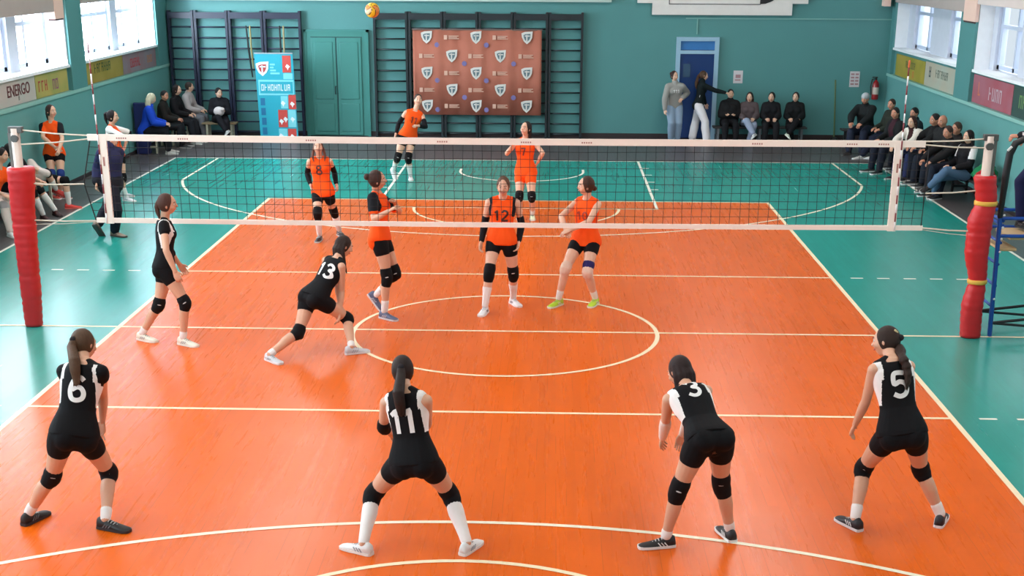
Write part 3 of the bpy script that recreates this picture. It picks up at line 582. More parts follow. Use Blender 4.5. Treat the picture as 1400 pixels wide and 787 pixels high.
# joint positions of every figure in metres, in the order of JN
JOINTS = {
 'p6': [[-2.929,-5.571,1.361],[-2.889,-5.718,1.258],[-3.05,-5.712,1.189],[-2.748,-5.783,1.209],[-2.996,-5.585,0.934],[-2.8,-5.634,0.973],[-2.923,-5.548,0.699],[-2.848,-5.567,0.743],[-3.02,-5.994,0.775],[-2.879,-5.878,0.719],[-3.166,-5.887,0.401],[-2.8,-5.658,0.354],[-3.396,-5.848,0.086],[-2.769,-5.937,0.085],[-3.342,-5.711,0.03],[-2.628,-5.981,0.037]],
 'p11': [[-0.461,-5.921,1.284],[-0.433,-6.078,1.191],[-0.573,-6.073,1.092],[-0.271,-6.146,1.138],[-0.617,-5.926,0.852],[-0.283,-5.987,0.901],[-0.584,-5.715,0.732],[-0.367,-5.793,0.775],[-0.455,-6.151,0.658],[-0.27,-6.2,0.682],[-0.703,-6.008,0.344],[-0.115,-5.993,0.347],[-0.737,-6.315,0.085],[0.021,-6.27,0.083],[-0.879,-6.235,0.035],[0.092,-6.117,0.037]],
 'p3': [[1.592,-5.609,1.217],[1.63,-5.773,1.142],[1.496,-5.836,1.07],[1.788,-5.741,1.11],[1.498,-5.675,0.836],[1.696,-5.574,0.897],[1.496,-5.511,0.655],[1.65,-5.485,0.672],[1.692,-6.215,0.874],[1.864,-6.143,0.862],[1.567,-6.156,0.472],[1.9,-6.002,0.467],[1.498,-6.106,0.083],[1.994,-5.947,0.084],[1.364,-6.132,0.036],[1.948,-5.792,0.035]],
 'p5': [[3.171,-5.375,1.405],[3.185,-5.533,1.308],[3.046,-5.589,1.247],[3.335,-5.495,1.248],[3.03,-5.511,0.973],[3.377,-5.288,1.055],[2.986,-5.417,0.751],[3.316,-5.102,0.907],[3.182,-5.714,0.767],[3.357,-5.749,0.794],[3.06,-5.497,0.421],[3.487,-5.558,0.439],[2.984,-5.708,0.09],[3.662,-5.611,0.088],[2.915,-5.58,0.03],[3.723,-5.475,0.03]],
 'p13': [[-1.696,-0.509,1.092],[-1.746,-0.637,0.971],[-1.899,-0.554,0.942],[-1.686,-0.788,0.924],[-1.777,-0.563,0.664],[-1.703,-0.74,0.645],[-1.744,-0.582,0.412],[-1.724,-0.821,0.415],[-2.069,-0.814,0.576],[-1.922,-0.933,0.58],[-2.146,-1.076,0.244],[-1.647,-0.726,0.321],[-2.414,-1.343,0.077],[-1.572,-1.04,0.087],[-2.292,-1.466,0.033],[-1.426,-0.964,0.036]],
 'p8': [[-3.623,-0.577,1.559],[-3.681,-0.535,1.39],[-3.739,-0.404,1.293],[-3.648,-0.698,1.338],[-3.728,-0.345,1.015],[-3.604,-0.838,1.096],[-3.628,-0.256,0.81],[-3.516,-0.855,0.865],[-3.717,-0.533,0.838],[-3.678,-0.715,0.859],[-3.8,-0.617,0.421],[-3.458,-0.754,0.486],[-4.025,-0.586,0.087],[-3.513,-0.754,0.087],[-3.874,-0.66,0.032],[-3.364,-0.832,0.032]],
 'o520': [[-1.451,0.675,1.649],[-1.479,0.76,1.487],[-1.414,0.884,1.377],[-1.507,0.6,1.448],[-1.228,1.016,1.206],[-1.476,0.432,1.222],[-1.266,0.821,1.348],[-1.281,0.35,1.344],[-1.423,0.742,0.925],[-1.437,0.56,0.951],[-1.26,0.691,0.514],[-1.346,0.518,0.506],[-1.523,0.797,0.224],[-1.39,0.515,0.09],[-1.455,0.788,0.065],[-1.256,0.413,0.032]],
 'o686': [[0.026,1.042,1.526],[0.016,1.129,1.364],[0.187,1.119,1.322],[-0.152,1.106,1.324],[0.248,1.177,1.054],[-0.203,1.166,1.053],[0.216,1.046,0.848],[-0.241,1.043,0.843],[0.098,1.052,0.852],[-0.086,1.102,0.848],[0.153,1.12,0.436],[-0.138,0.887,0.493],[0.148,1.321,0.084],[-0.188,0.844,0.086],[0.218,1.177,0.037],[-0.225,0.684,0.033]],
 'o795': [[1.033,1.408,1.484],[1.058,1.484,1.316],[1.189,1.39,1.258],[0.932,1.571,1.256],[1.075,1.198,1.077],[0.732,1.447,1.094],[0.841,1.161,0.979],[0.793,1.239,0.98],[1.135,1.415,0.782],[0.959,1.47,0.775],[1.069,1.177,0.445],[0.795,1.216,0.483],[1.181,1.34,0.087],[0.719,1.272,0.087],[1.125,1.188,0.034],[0.624,1.135,0.031]],
 'o440': [[-2.924,5.287,1.403],[-2.916,5.333,1.238],[-2.763,5.329,1.2],[-3.067,5.293,1.193],[-2.727,5.501,1.005],[-3.136,5.443,0.989],[-2.679,5.36,0.831],[-3.061,5.289,0.838],[-2.796,5.24,0.745],[-2.962,5.305,0.724],[-2.744,5.416,0.412],[-2.936,5.048,0.443],[-2.698,5.604,0.086],[-2.944,5.204,0.089],[-2.626,5.468,0.033],[-2.955,5.057,0.034]],
 'o562': [[-1.98,11.317,1.512],[-2.035,11.295,1.321],[-1.904,11.318,1.221],[-2.213,11.26,1.287],[-1.823,11.131,1.037],[-2.367,11.315,1.066],[-1.949,10.934,1.076],[-2.411,11.177,0.877],[-2.113,11.294,0.798],[-2.262,11.197,0.832],[-2.172,11.106,0.434],[-2.379,11.096,0.442],[-2.153,11.277,0.084],[-2.49,11.364,0.18],[-2.125,11.122,0.034],[-2.445,11.292,0.035]],
 'o718': [[0.177,7.249,1.476],[0.165,7.298,1.299],[0.323,7.296,1.242],[0.011,7.326,1.233],[0.46,7.088,1.107],[-0.131,7.13,1.085],[0.375,7.237,0.932],[-0.041,6.956,1.23],[0.257,7.17,0.78],[0.096,7.264,0.762],[0.287,6.967,0.405],[0.081,7.038,0.4],[0.299,7.207,0.084],[0.089,7.286,0.084],[0.302,7.043,0.034],[0.081,7.122,0.033]],
 'bib': [[-8.238,8.844,1.521],[-8.265,8.859,1.332],[-8.113,8.843,1.274],[-8.415,8.816,1.266],[-8.029,8.669,1.065],[-8.339,8.593,1.102],[-8.031,8.477,0.913],[-8.152,8.606,0.93],[-8.163,8.818,0.783],[-8.346,8.808,0.781],[-8.085,8.571,0.453],[-8.24,8.566,0.453],[-8.184,8.72,0.087],[-8.343,8.713,0.087],[-8.021,8.706,0.035],[-8.197,8.641,0.035]],
 'pony': [[-7.114,8.728,1.448],[-7.175,8.791,1.288],[-7.19,8.946,1.223],[-7.17,8.63,1.232],[-6.946,9.064,1.136],[-6.916,8.614,1.105],[-7.014,8.971,0.92],[-6.682,8.688,1.099],[-7.104,8.871,0.773],[-7.163,8.689,0.756],[-7.038,8.759,0.374],[-7.004,8.433,0.45],[-7.143,9.022,0.085],[-6.945,8.562,0.082],[-6.98,9.01,0.035],[-6.798,8.483,0.031]],
 'navy': [[-6.203,5.693,1.423],[-6.203,5.553,1.308],[-6.111,5.678,1.239],[-6.259,5.399,1.267],[-6.264,5.769,1.017],[-6.382,5.49,1.03],[-6.259,5.833,0.78],[-6.373,5.341,0.835],[-6.191,5.603,0.773],[-6.203,5.417,0.788],[-6.357,5.702,0.392],[-6.068,5.223,0.442],[-6.419,5.357,0.193],[-6.176,5.39,0.086],[-6.381,5.41,0.035],[-6.031,5.318,0.035]],
 'grey': [[3.432,17.253,1.516],[3.458,17.276,1.334],[3.62,17.253,1.28],[3.298,17.249,1.276],[3.772,17.437,1.122],[3.224,17.155,1.017],[3.64,17.26,1.017],[3.23,17.111,0.773],[3.558,17.367,0.828],[3.373,17.331,0.82],[3.571,17.15,0.463],[3.395,17.1,0.464],[3.564,17.288,0.084],[3.405,17.237,0.084],[3.671,17.165,0.035],[3.382,17.076,0.035]],
 'whitep': [[4.136,17.501,1.503],[4.095,17.387,1.367],[4.092,17.549,1.33],[4.12,17.233,1.311],[4.15,17.616,1.059],[4.39,17.227,1.199],[4.234,17.712,0.85],[4.635,17.22,1.15],[4.078,17.504,0.859],[4.014,17.326,0.852],[4.008,17.588,0.448],[4.193,17.215,0.486],[3.927,17.433,0.084],[4.241,17.192,0.085],[4.083,17.486,0.035],[4.291,17.346,0.035]],
 's1': [[4.787,17.488,1.092],[4.783,17.477,0.909],[4.92,17.461,0.861],[4.645,17.467,0.861],[4.974,17.402,0.626],[4.583,17.405,0.629],[4.797,17.286,0.653],[4.758,17.286,0.653],[4.863,17.465,0.453],[4.699,17.46,0.453],[4.903,17.098,0.432],[4.652,17.094,0.433],[4.904,17.036,0.085],[4.651,17.036,0.085],[4.938,16.901,0.035],[4.617,16.901,0.035]],
 's2': [[5.226,17.406,1.032],[5.23,17.455,0.879],[5.366,17.429,0.843],[5.092,17.474,0.842],[5.413,17.36,0.609],[5.036,17.394,0.614],[5.323,17.17,0.574],[5.091,17.192,0.574],[5.312,17.455,0.435],[5.148,17.438,0.435],[5.32,17.085,0.42],[5.141,17.08,0.527],[5.235,17.164,0.087],[5.283,16.907,0.255],[5.303,17.042,0.035],[5.246,16.774,0.202]],
 's3': [[5.738,17.412,1.035],[5.743,17.452,0.88],[5.881,17.45,0.842],[5.604,17.451,0.843],[5.924,17.361,0.614],[5.546,17.393,0.609],[5.835,17.172,0.574],[5.603,17.191,0.574],[5.821,17.429,0.435],[5.66,17.464,0.435],[5.836,17.059,0.436],[5.585,17.102,0.433],[5.832,17.025,0.085],[5.58,17.048,0.085],[5.854,16.888,0.035],[5.534,16.916,0.035]],
 's4': [[6.302,17.419,1.038],[6.308,17.447,0.88],[6.446,17.437,0.842],[6.169,17.461,0.843],[6.48,17.345,0.614],[6.107,17.41,0.608],[6.376,17.164,0.574],[6.146,17.204,0.574],[6.384,17.418,0.435],[6.229,17.476,0.435],[6.3,17.07,0.526],[6.127,17.121,0.414],[6.116,16.938,0.256],[6.242,17.185,0.087],[6.116,16.801,0.202],[6.136,17.094,0.035]],
 'b1': [[-8.094,14.568,1.182],[-8.154,14.578,1.006],[-8.202,14.733,0.964],[-8.133,14.417,0.965],[-8.13,14.81,0.696],[-8.038,14.372,0.696],[-7.89,14.77,0.651],[-7.835,14.507,0.651],[-8.304,14.643,0.506],[-8.264,14.455,0.506],[-7.897,14.781,0.492],[-7.836,14.494,0.492],[-7.848,14.792,0.085],[-7.787,14.503,0.085],[-7.699,14.863,0.035],[-7.622,14.498,0.035]],
 'b2': [[-8.094,15.616,1.143],[-8.145,15.632,0.973],[-8.164,15.786,0.932],[-8.136,15.478,0.933],[-8.088,15.851,0.675],[-8.051,15.424,0.676],[-7.865,15.784,0.633],[-7.843,15.529,0.634],[-8.218,15.717,0.483],[-8.202,15.535,0.484],[-7.816,15.8,0.474],[-7.791,15.521,0.474],[-7.768,15.806,0.085],[-7.743,15.524,0.085],[-7.619,15.855,0.035],[-7.588,15.501,0.035]],
 'b3': [[-7.995,16.322,1.207],[-8.047,16.347,1.028],[-8.038,16.509,0.985],[-8.067,16.185,0.985],[-7.948,16.564,0.713],[-7.988,16.113,0.714],[-7.728,16.452,0.669],[-7.752,16.183,0.669],[-8.107,16.448,0.511],[-8.124,16.256,0.511],[-7.674,16.461,0.496],[-7.699,16.166,0.496],[-7.624,16.457,0.085],[-7.65,16.161,0.085],[-7.459,16.482,0.035],[-7.492,16.108,0.035]],
 'b4': [[-7.945,17.248,1.19],[-7.999,17.272,1.013],[-7.992,17.433,0.971],[-8.02,17.113,0.971],[-7.903,17.487,0.702],[-7.942,17.041,0.704],[-7.686,17.377,0.659],[-7.709,17.111,0.659],[-8.077,17.374,0.505],[-8.093,17.184,0.505],[-7.648,17.387,0.491],[-7.673,17.095,0.491],[-7.599,17.383,0.085],[-7.624,17.09,0.085],[-7.436,17.408,0.035],[-7.469,17.038,0.035]],
 'b5': [[-7.201,17.001,1.083],[-7.215,17.059,0.924],[-7.074,17.096,0.884],[-7.361,17.036,0.888],[-6.998,17.059,0.635],[-7.406,16.953,0.643],[-7.153,16.903,0.684],[-7.193,16.892,0.684],[-7.155,17.16,0.461],[-7.318,17.099,0.459],[-7.008,16.797,0.454],[-7.195,16.741,0.555],[-6.995,16.748,0.085],[-6.988,16.615,0.271],[-6.922,16.619,0.035],[-6.975,16.471,0.214]],
 'la': [[-7.945,5.712,1.183],[-8.008,5.686,0.995],[-7.959,5.83,0.926],[-8.059,5.53,0.955],[-7.825,5.699,0.711],[-8.028,5.363,0.726],[-7.672,5.519,0.646],[-7.811,5.28,0.647],[-8.218,5.793,0.522],[-8.17,5.608,0.501],[-7.845,5.602,0.549],[-7.847,5.333,0.473],[-7.874,5.556,0.092],[-7.768,5.246,0.085],[-7.713,5.531,0.035],[-7.651,5.133,0.035]],
 'lb': [[-8.098,6.479,1.155],[-8.044,6.504,0.979],[-8.024,6.667,0.954],[-8.076,6.354,0.916],[-7.919,6.708,0.692],[-7.952,6.247,0.684],[-7.705,6.597,0.652],[-7.727,6.337,0.652],[-8.162,6.672,0.5],[-8.263,6.509,0.506],[-7.907,7.011,0.465],[-7.847,6.575,0.476],[-7.706,7.092,0.092],[-7.765,6.687,0.09],[-7.596,6.972,0.035],[-7.644,6.577,0.035]],
 'lc': [[-8.212,7.266,0.642],[-8.037,7.318,0.724],[-7.897,7.393,0.655],[-8.146,7.385,0.838],[-8.165,7.481,0.593],[-8.122,7.221,0.606],[-8.021,7.298,0.522],[-8.096,7.411,0.454],[-8.12,7.782,0.497],[-8.292,7.702,0.504],[-7.7,7.717,0.49],[-7.937,7.523,0.659],[-7.693,7.735,0.085],[-7.898,7.757,0.333],[-7.54,7.788,0.035],[-7.75,7.775,0.24]],
 'r1': [[7.497,15.509,1.201],[7.529,15.566,1.024],[7.668,15.48,0.981],[7.4,15.665,0.98],[7.564,15.248,0.838],[7.219,15.486,0.838],[7.38,15.128,0.716],[7.17,15.273,0.716],[7.669,15.596,0.511],[7.511,15.708,0.511],[7.465,15.213,0.497],[7.222,15.384,0.497],[7.437,15.173,0.085],[7.193,15.344,0.085],[7.376,15.018,0.035],[7.067,15.235,0.035]],
 'r2': [[7.946,14.933,1.137],[7.986,14.955,0.966],[8.027,14.807,0.925],[7.933,15.098,0.926],[7.959,14.731,0.672],[7.849,15.143,0.671],[7.73,14.759,0.631],[7.665,15.004,0.631],[7.959,14.855,0.479],[7.943,15.036,0.478],[7.576,14.748,0.393],[7.584,14.857,0.41],[7.345,14.692,0.085],[7.575,14.646,0.083],[7.201,14.635,0.035],[7.421,14.683,0.035]],
 'r3': [[7.516,12.778,1.18],[7.563,12.813,1.005],[7.624,12.665,0.963],[7.512,12.964,0.963],[7.566,12.577,0.699],[7.415,12.992,0.697],[7.325,12.582,0.654],[7.235,12.832,0.654],[7.658,12.746,0.499],[7.594,12.924,0.499],[7.28,12.553,0.487],[7.182,12.826,0.487],[7.235,12.536,0.085],[7.135,12.81,0.085],[7.099,12.447,0.035],[6.974,12.793,0.035]],
 'r4': [[7.647,11.912,1.106],[7.7,11.959,0.942],[7.802,11.843,0.904],[7.625,12.095,0.904],[7.634,11.67,0.769],[7.406,11.995,0.769],[7.433,11.624,0.654],[7.293,11.821,0.654],[7.904,11.991,0.484],[7.799,12.141,0.484],[7.598,11.716,0.474],[7.437,11.946,0.474],[7.559,11.688,0.085],[7.397,11.919,0.085],[7.455,11.571,0.035],[7.251,11.863,0.035]],
 'r5': [[7.995,13.164,1.142],[8.044,13.189,0.973],[8.071,13.037,0.932],[8.027,13.342,0.931],[8.0,12.965,0.676],[7.94,13.389,0.674],[7.773,13.02,0.633],[7.738,13.273,0.633],[8.121,13.107,0.483],[8.096,13.288,0.483],[7.724,13.001,0.474],[7.686,13.278,0.474],[7.678,12.993,0.085],[7.638,13.273,0.085],[7.532,12.936,0.035],[7.482,13.288,0.035]],
 'r6': [[7.995,11.592,1.187],[8.044,11.623,1.011],[8.09,11.469,0.968],[8.007,11.778,0.968],[7.866,11.359,0.829],[7.758,11.758,0.828],[7.652,11.386,0.709],[7.587,11.628,0.709],[8.135,11.548,0.502],[8.086,11.732,0.502],[7.739,11.388,0.489],[7.664,11.669,0.489],[7.692,11.375,0.085],[7.616,11.658,0.085],[7.548,11.297,0.035],[7.452,11.654,0.035]],
 'r7': [[8.045,11.205,1.204],[8.087,11.24,1.025],[8.142,11.088,0.982],[8.029,11.391,0.981],[8.084,10.998,0.713],[7.931,11.42,0.711],[7.84,11.004,0.668],[7.748,11.257,0.668],[8.13,11.153,0.507],[8.066,11.334,0.507],[7.747,10.956,0.493],[7.647,11.234,0.493],[7.701,10.94,0.085],[7.6,11.218,0.085],[7.564,10.849,0.035],[7.436,11.2,0.035]],
 'r8': [[7.746,9.73,1.175],[7.819,9.77,1.0],[7.899,9.621,0.961],[7.784,9.936,0.961],[7.674,9.486,0.814],[7.526,9.892,0.814],[7.449,9.494,0.689],[7.359,9.741,0.689],[8.092,9.763,0.526],[8.024,9.95,0.526],[7.693,9.561,0.508],[7.589,9.847,0.508],[7.645,9.543,0.085],[7.54,9.831,0.085],[7.502,9.448,0.035],[7.37,9.812,0.035]],
 'r9': [[8.045,10.246,1.181],[8.089,10.28,1.005],[8.145,10.131,0.963],[8.033,10.428,0.963],[8.087,10.043,0.7],[7.937,10.457,0.697],[7.848,10.048,0.655],[7.758,10.297,0.655],[8.148,10.2,0.498],[8.085,10.378,0.498],[7.772,10.008,0.485],[7.674,10.28,0.485],[7.727,9.991,0.085],[7.627,10.264,0.085],[7.592,9.902,0.035],[7.467,10.247,0.035]],
 'r10': [[7.994,9.303,1.152],[8.029,9.336,0.98],[8.077,9.189,0.938],[7.961,9.476,0.94],[8.018,9.102,0.682],[7.872,9.506,0.68],[7.784,9.108,0.639],[7.697,9.35,0.639],[8.008,9.232,0.486],[7.96,9.41,0.485],[7.622,9.124,0.586],[7.554,9.426,0.41],[7.381,9.209,0.287],[7.602,9.649,0.089],[7.244,9.14,0.225],[7.482,9.546,0.035]],
 'ref': [[6.249,0.297,2.74],[6.281,0.292,2.557],[6.281,0.142,2.486],[6.29,0.457,2.543],[6.083,0.097,2.287],[6.184,0.55,2.295],[5.842,0.147,2.284],[5.99,0.413,2.236],[6.247,0.304,2.038],[6.347,0.462,2.071],[6.034,0.497,1.722],[6.213,0.42,1.67],[6.077,0.455,1.29],[6.334,0.436,1.285],[6.133,0.303,1.235],[6.174,0.462,1.235]],
}
# ================================================================== PEOPLE
JN = ['head', 'neck', 'shL', 'shR', 'elL', 'elR', 'wrL', 'wrR', 'hipL', 'hipR', 'knL', 'knR', 'anL', 'anR', 'toL', 'toR']
TOR = [(-.20, .045, .045, -.0), (-.15, .112, .082, -.008), (-.06, .158, .104, -.014), (.04, .167, .108, -.012), (.14, .158, .101, -.006), (.26, .138, .090, .0), (.38, .122, .083, .004), (.50, .126, .088, .006), (.64, .142, .098, .010), (.76, .152, .100, .010), (.86, .150, .088, .002), (.94, .120, .070, -.006), (1.0, .075, .056, -.006), (1.04, .052, .05, 0)]
def lerpt(tab, t, k=1):
    if t <= tab[0][0]: return tab[0][k]
    for a, b in zip(tab, tab[1:]):
        if a[0] <= t <= b[0]: q = (t-a[0])/(b[0]-a[0]); return a[k]+(b[k]-a[k])*q
    return tab[-1][k]
ARM = [(0, .046), (.3, .0435), (.75, .039), (1, .037), (1.25, .040), (1.6, .033), (2, .025)]
LEG = [(0, .090), (.15, .091), (.5, .078), (.85, .060), (1, .057), (1.15, .054), (1.35, .058), (1.7, .043), (2, .036)]
SKIN = {'a': M('skin fair', (224, 178, 152), .5, .05, 6, sss=.08), 'b': M('skin tan', (214, 164, 136), .5, .05, 6, sss=.08), 'c': M('skin warm', (200, 140, 114), .5, .05, 6, sss=.08)}
EYEW = M('eye white', (226, 222, 218), .3, 0); EYED = M('eye dark', (34, 24, 20), .3, 0); LIP = M('lip', (184, 96, 88), .45, 0)
def haircol(c):
    m = M('hair %s' % (c,), tuple(int(x*.82) for x in c) if sum(c) < 400 else c, .5, .4, 5, .6, 40, stretch=(14, 14, 1.5)); m.node_tree.nodes['Principled BSDF'].inputs['Specular IOR Level'].default_value = .25; return m
def cloth(c, rough=.8):
    m = M('cloth %s' % (c,), c, rough, .08, 5, .25, 14); m.node_tree.nodes['Principled BSDF'].inputs['Specular IOR Level'].default_value = .2; return m
DIG = {'0': [[(.3, 1), (.05, .8), (.0, .5), (.05, .2), (.3, 0), (.55, .2), (.6, .5), (.55, .8), (.3, 1)]], '1': [[(.05, .78), (.3, .97), (.3, 0)]],
 '2': [[(.02, .78), (.12, .95), (.32, 1), (.55, .88), (.55, .65), (.3, .35), (.02, .02), (.6, .02)]],
 '3': [[(.03, .82), (.15, .97), (.38, .98), (.55, .85), (.53, .65), (.3, .54), (.53, .45), (.6, .25), (.48, .06), (.25, 0), (.02, .15)]],
 '5': [[(.55, .98), (.1, .98), (.06, .55), (.3, .62), (.53, .52), (.6, .3), (.5, .08), (.26, 0), (.02, .12)]],
 '6': [[(.54, .86), (.38, .98), (.16, .9), (.03, .6), (.02, .3), (.12, .06), (.32, 0), (.53, .1), (.58, .32), (.47, .52), (.28, .56), (.08, .42)]],
 '7': [[(.02, .97), (.58, .97), (.25, 0)]], '8': [[(.3, .54), (.08, .68), (.08, .9), (.3, 1), (.52, .9), (.52, .68), (.3, .54), (.03, .36), (.04, .1), (.3, 0), (.56, .1), (.57, .36), (.3, .54)]], '4': [[(.45, 0), (.45, 1), (.02, .3), (.6, .3)]]}
def resample(pts, st):
    # Catmull-Rom smoothing then even steps
    P = [V(p) for p in pts]; out = []
    for i in range(len(P)-1):
        p0, p1, p2, p3 = P[max(i-1, 0)], P[i], P[i+1], P[min(i+2, len(P)-1)]
        n = max(2, int((p2-p1).length/st))
        for k in range(n):
            t = k/n; out.append(.5*((2*p1)+(p2-p0)*t+(2*p0-5*p1+4*p2-p3)*t*t+(3*p1-p0-3*p2+p3)*t**3) if len(P) > 3 else p1.lerp(p2, t))
    out.append(P[-1]); return out
def person(key, label, J=None, skin='a', hair=(60, 40, 30), style='pony', top=None, bottom=None, pads=None, socks=None, shoes=None, sleeves=None, look=(None, 0), s=1.0, bulk=1.0, male=False, hi=True, num=None, numc=(235, 235, 235), numfront=False, grp=None, extra=None, curl=.5, padr=(.84, 1.15)):
    J = J or JOINTS[key]; P = {n: V(J[i]) for i, n in enumerate(JN)}
    base = V(((P['anL'].x+P['anR'].x)/2, (P['anL'].y+P['anR'].y)/2, min(P['toL'].z, P['toR'].z)-.035*s)); base.z = round(base.z, 2) if abs(base.z) > .2 else 0.0
    root = empty('person', base, label, 'person', grp)
    hm = (P['hipL']+P['hipR'])/2; t = P['neck']-hm; TL = t.length; t.normalize()
    rh = (P['hipR']-P['hipL']).normalized(); rs_ = (P['shR']-P['shL']).normalized(); k = s*bulk
    def fr(v):
        q = min(1, max(0, v)); r = (rh*(1-q)+rs_*q); r = (r-t*r.dot(t)).normalized(); return r, t.cross(r)
    def tp(v, a=0, b=0):
        r, f = fr(v); return hm+t*(TL*v)+r*a+f*b
    def torso(b, v0, v1, inf=0, n=14, low=0):
        rs = []
        for i in range(n+1):
            v = v0+(v1-v0)*i/n; wv = lerpt(TOR, v, 1)*k+inf; dv = lerpt(TOR, v, 2)*k*(1.12 if male else 1)+inf*.9; of = lerpt(TOR, v, 3)*k
            if male: wv = max(wv, .135*k+inf) if .1 < v < .9 else wv
            if low and v < .35: q = (.35-v)/.45*low; wv += q; dv += q*.7
            r, f = fr(v); c = hm+t*(TL*v)+f*of
            rs.append([c+r*wv*math.copysign(abs(math.cos(a))**.86, math.cos(a))+f*dv*math.copysign(abs(math.sin(a))**.86, math.sin(a)) for a in [2*PI*j/24 for j in range(24)]])
        b.rings(rs)
        if not male and v0 < .7 < v1:
            r, f = fr(.7)
            for sg in (-1, 1): b.ell(tp(.70, sg*.066*k, .072*k), (r*(.058*k+inf), f*(.050*k+inf), t*(.060*k+inf)), 0, 12, 8)
        if v0 < 0:
            r, f = fr(0)
            for sg in (-1, 1): b.ell(tp(-.03, sg*.078*k, -.048*k), (r*(.086*k+inf), f*(.078*k+inf), t*(.092*k+inf)), 0, 14, 9)
    def limb(kind, S, t0, t1, inf=0, n=None, infe=None):
        A, Bp, Cp = (P['sh'+S], P['el'+S], P['wr'+S]) if kind == 'arm' else (P['hip'+S], P['kn'+S], P['an'+S]); tab = ARM if kind == 'arm' else LEG; kk = k*(1.12 if male else 1)
        n = n or max(2, int((t1-t0)*7)); ts = [t0+(t1-t0)*i/n for i in range(n+1)]
        if t0 < 1 < t1 and 1 not in ts: ts = sorted(ts+[1])
        pts = [A.lerp(Bp, q) if q <= 1 else Bp.lerp(Cp, q-1) for q in ts]
        infe = inf if infe is None else infe
        rd = [lerpt(tab, q)*kk+inf+(infe-inf)*(q-t0)/(t1-t0) for q in ts]
        if kind == 'leg': # calf and thigh fullness off the straight line of the bone
            f = fr(0)[1]; bk = (Bp-(A+Cp)/2); bk = bk.normalized() if bk.length > .03 else f
            pts = [p-bk*(.012*kk*math.exp(-((q-1.35)/.2)**2))+bk*(.008*kk*math.exp(-((q-.45)/.3)**2)) for p, q in zip(pts, ts)]
        return pts, rd
    def shoulders(b, inf=0, e=1.0, short=False):
        for S in 'LR':
            if short:
                sh = P['sh'+S]; c = tp(.93); b.tube([c.lerp(sh, .25)-t*.012, c.lerp(sh, .66)+t*.004], [.056*k+inf, .050*k+inf], 12); continue
            sh = P['sh'+S]; c = tp(.93); sg = 1 if S == 'R' else -1
            b.tube([c.lerp(sh, .3)-t*.012, c.lerp(sh, .75), sh+t*.0], [.055*k+inf, .052*k+inf, .046*k*e+inf], 12)
    # ---- body
    b = B(); torso(b, -.19, 1.03); shoulders(b)
    for S in 'LR':
        b.tube(*limb('arm', S, 0, 2), 12)
        p, r = limb('leg', S, 0, 2); b.tube(p, r, 14)
        b.tube([P['neck']+(P['sh'+S]-P['neck'])*.1+t*.02, P['neck'].lerp(P['sh'+S], .6)+t*.006], [.040*k, .036*k], 10)
    hd = P['head']; hk = s*1.0
    ld = fr(1)[1] if look[0] is None else V((math.sin(math.radians(look[0])), math.cos(math.radians(look[0])), 0))
    ld = V((ld.x, ld.y, 0)).normalized(); up = ((hd-P['neck']).normalized()*.5+V((0, 0, 1))*.9).normalized()
    ld = (ld-up*ld.dot(up)).normalized(); rt = ld.cross(up).normalized(); pit = math.radians(look[1])
    ld, up = ld*math.cos(pit)+up*math.sin(pit), up*math.cos(pit)-ld*math.sin(pit)
    def H(x, y, z): return hd+(rt*x+ld*y+up*z)*hk
    def hfn(l):
        x, y, z = l
        if z < 0: x *= 1-.30*(-z)**1.4; 
        if z < -.25 and y < 0: y *= 1-.42*min(1, (-z-.25)/.5)
        if z < -.45 and y > 0: y *= 1+.10*(-z-.45); 
        if z > .2: x *= 1.0; 
        return V((x, y, z))
    b.ell(hd, (rt*.073*hk, ld*.094*hk, up*.115*hk), 0, 22, 16, hfn)
    b.tube([P['neck']-t*.04, H(0, -.022, -.045)], [.054*k, .048*hk], 14)
    b.tube([H(0, .086, .018), H(0, .104, -.020)], [.007*hk, .0125*hk], 8)
    b.tube([H(-.042, .074, .032), H(0, .087, .030), H(.042, .074, .032)], [.008*hk, .010*hk, .008*hk], 8)
    for sg in (-1, 1): b.ell(H(sg*.072, -.004, -.005), (rt*.010*hk, ld*.018*hk, up*.030*hk), 0, 8, 6); b.ell(H(sg*.040, .060, -.028), (rt*.024*hk, ld*.022*hk, up*.022*hk), 0, 10, 6)
    vs = .0085 if hi else .012
    b = vox(b, vs, 3)
    # ---- hands, joined to the arms
    for S in 'LR':
        wr = P['wr'+S]; d = (wr-P['el'+S]).normalized(); inner = tp(.5)-wr; inner -= d*inner.dot(d)
        pn = inner.normalized() if inner.length > .02 else d.orthogonal().normalized()
        if abs(d.z) < .6: pn = (pn*.3+V((0, 0, -1))*.9); pn = (pn-d*pn.dot(d)).normalized()
        la = d.cross(pn).normalized(); fwd = fr(.8)[1]
        sg = 1 if la.dot(fwd) > 0 else -1
        if abs(d.z) < .6: sg = 1 if la.dot(inner) > 0 else -1
        th_ = la*sg; hs = s*.95*(1.08 if male else 1)
        b.tube([wr-d*.02*hs, wr+d*.02*hs, wr+d*.05*hs, wr+d*.08*hs], [.028*hs, .036*hs, .042*hs, .040*hs], 12, flat=(pn, .42))
        for off, ln in ((.030, .068), (.010, .077), (-.010, .072), (-.029, .056)):
            p0 = wr+d*.078*hs+th_*off*hs; pts = [p0]; dd = d.copy(); c = curl*(1+.2*(-off/.03))
            for q, fq in enumerate((.45, .30, .25)):
                dd = (dd*math.cos(c*.8)+pn*math.sin(c*.8)).normalized(); dd.normalize(); pts.append(pts[-1]+dd*ln*fq*hs)
            b.tube(pts, [.0088*hs, .0085*hs, .0078*hs, .0066*hs], 7)
        p0 = wr+d*.022*hs+th_*.026*hs; d1 = (d*.65+th_*.7+pn*.25).normalized(); d2 = (d*.9+th_*.2+pn*.3).normalized()
        b.tube([p0, p0+d1*.036*hs, p0+d1*.036*hs+d2*.03*hs], [.013*hs, .0105*hs, .0085*hs], 8)
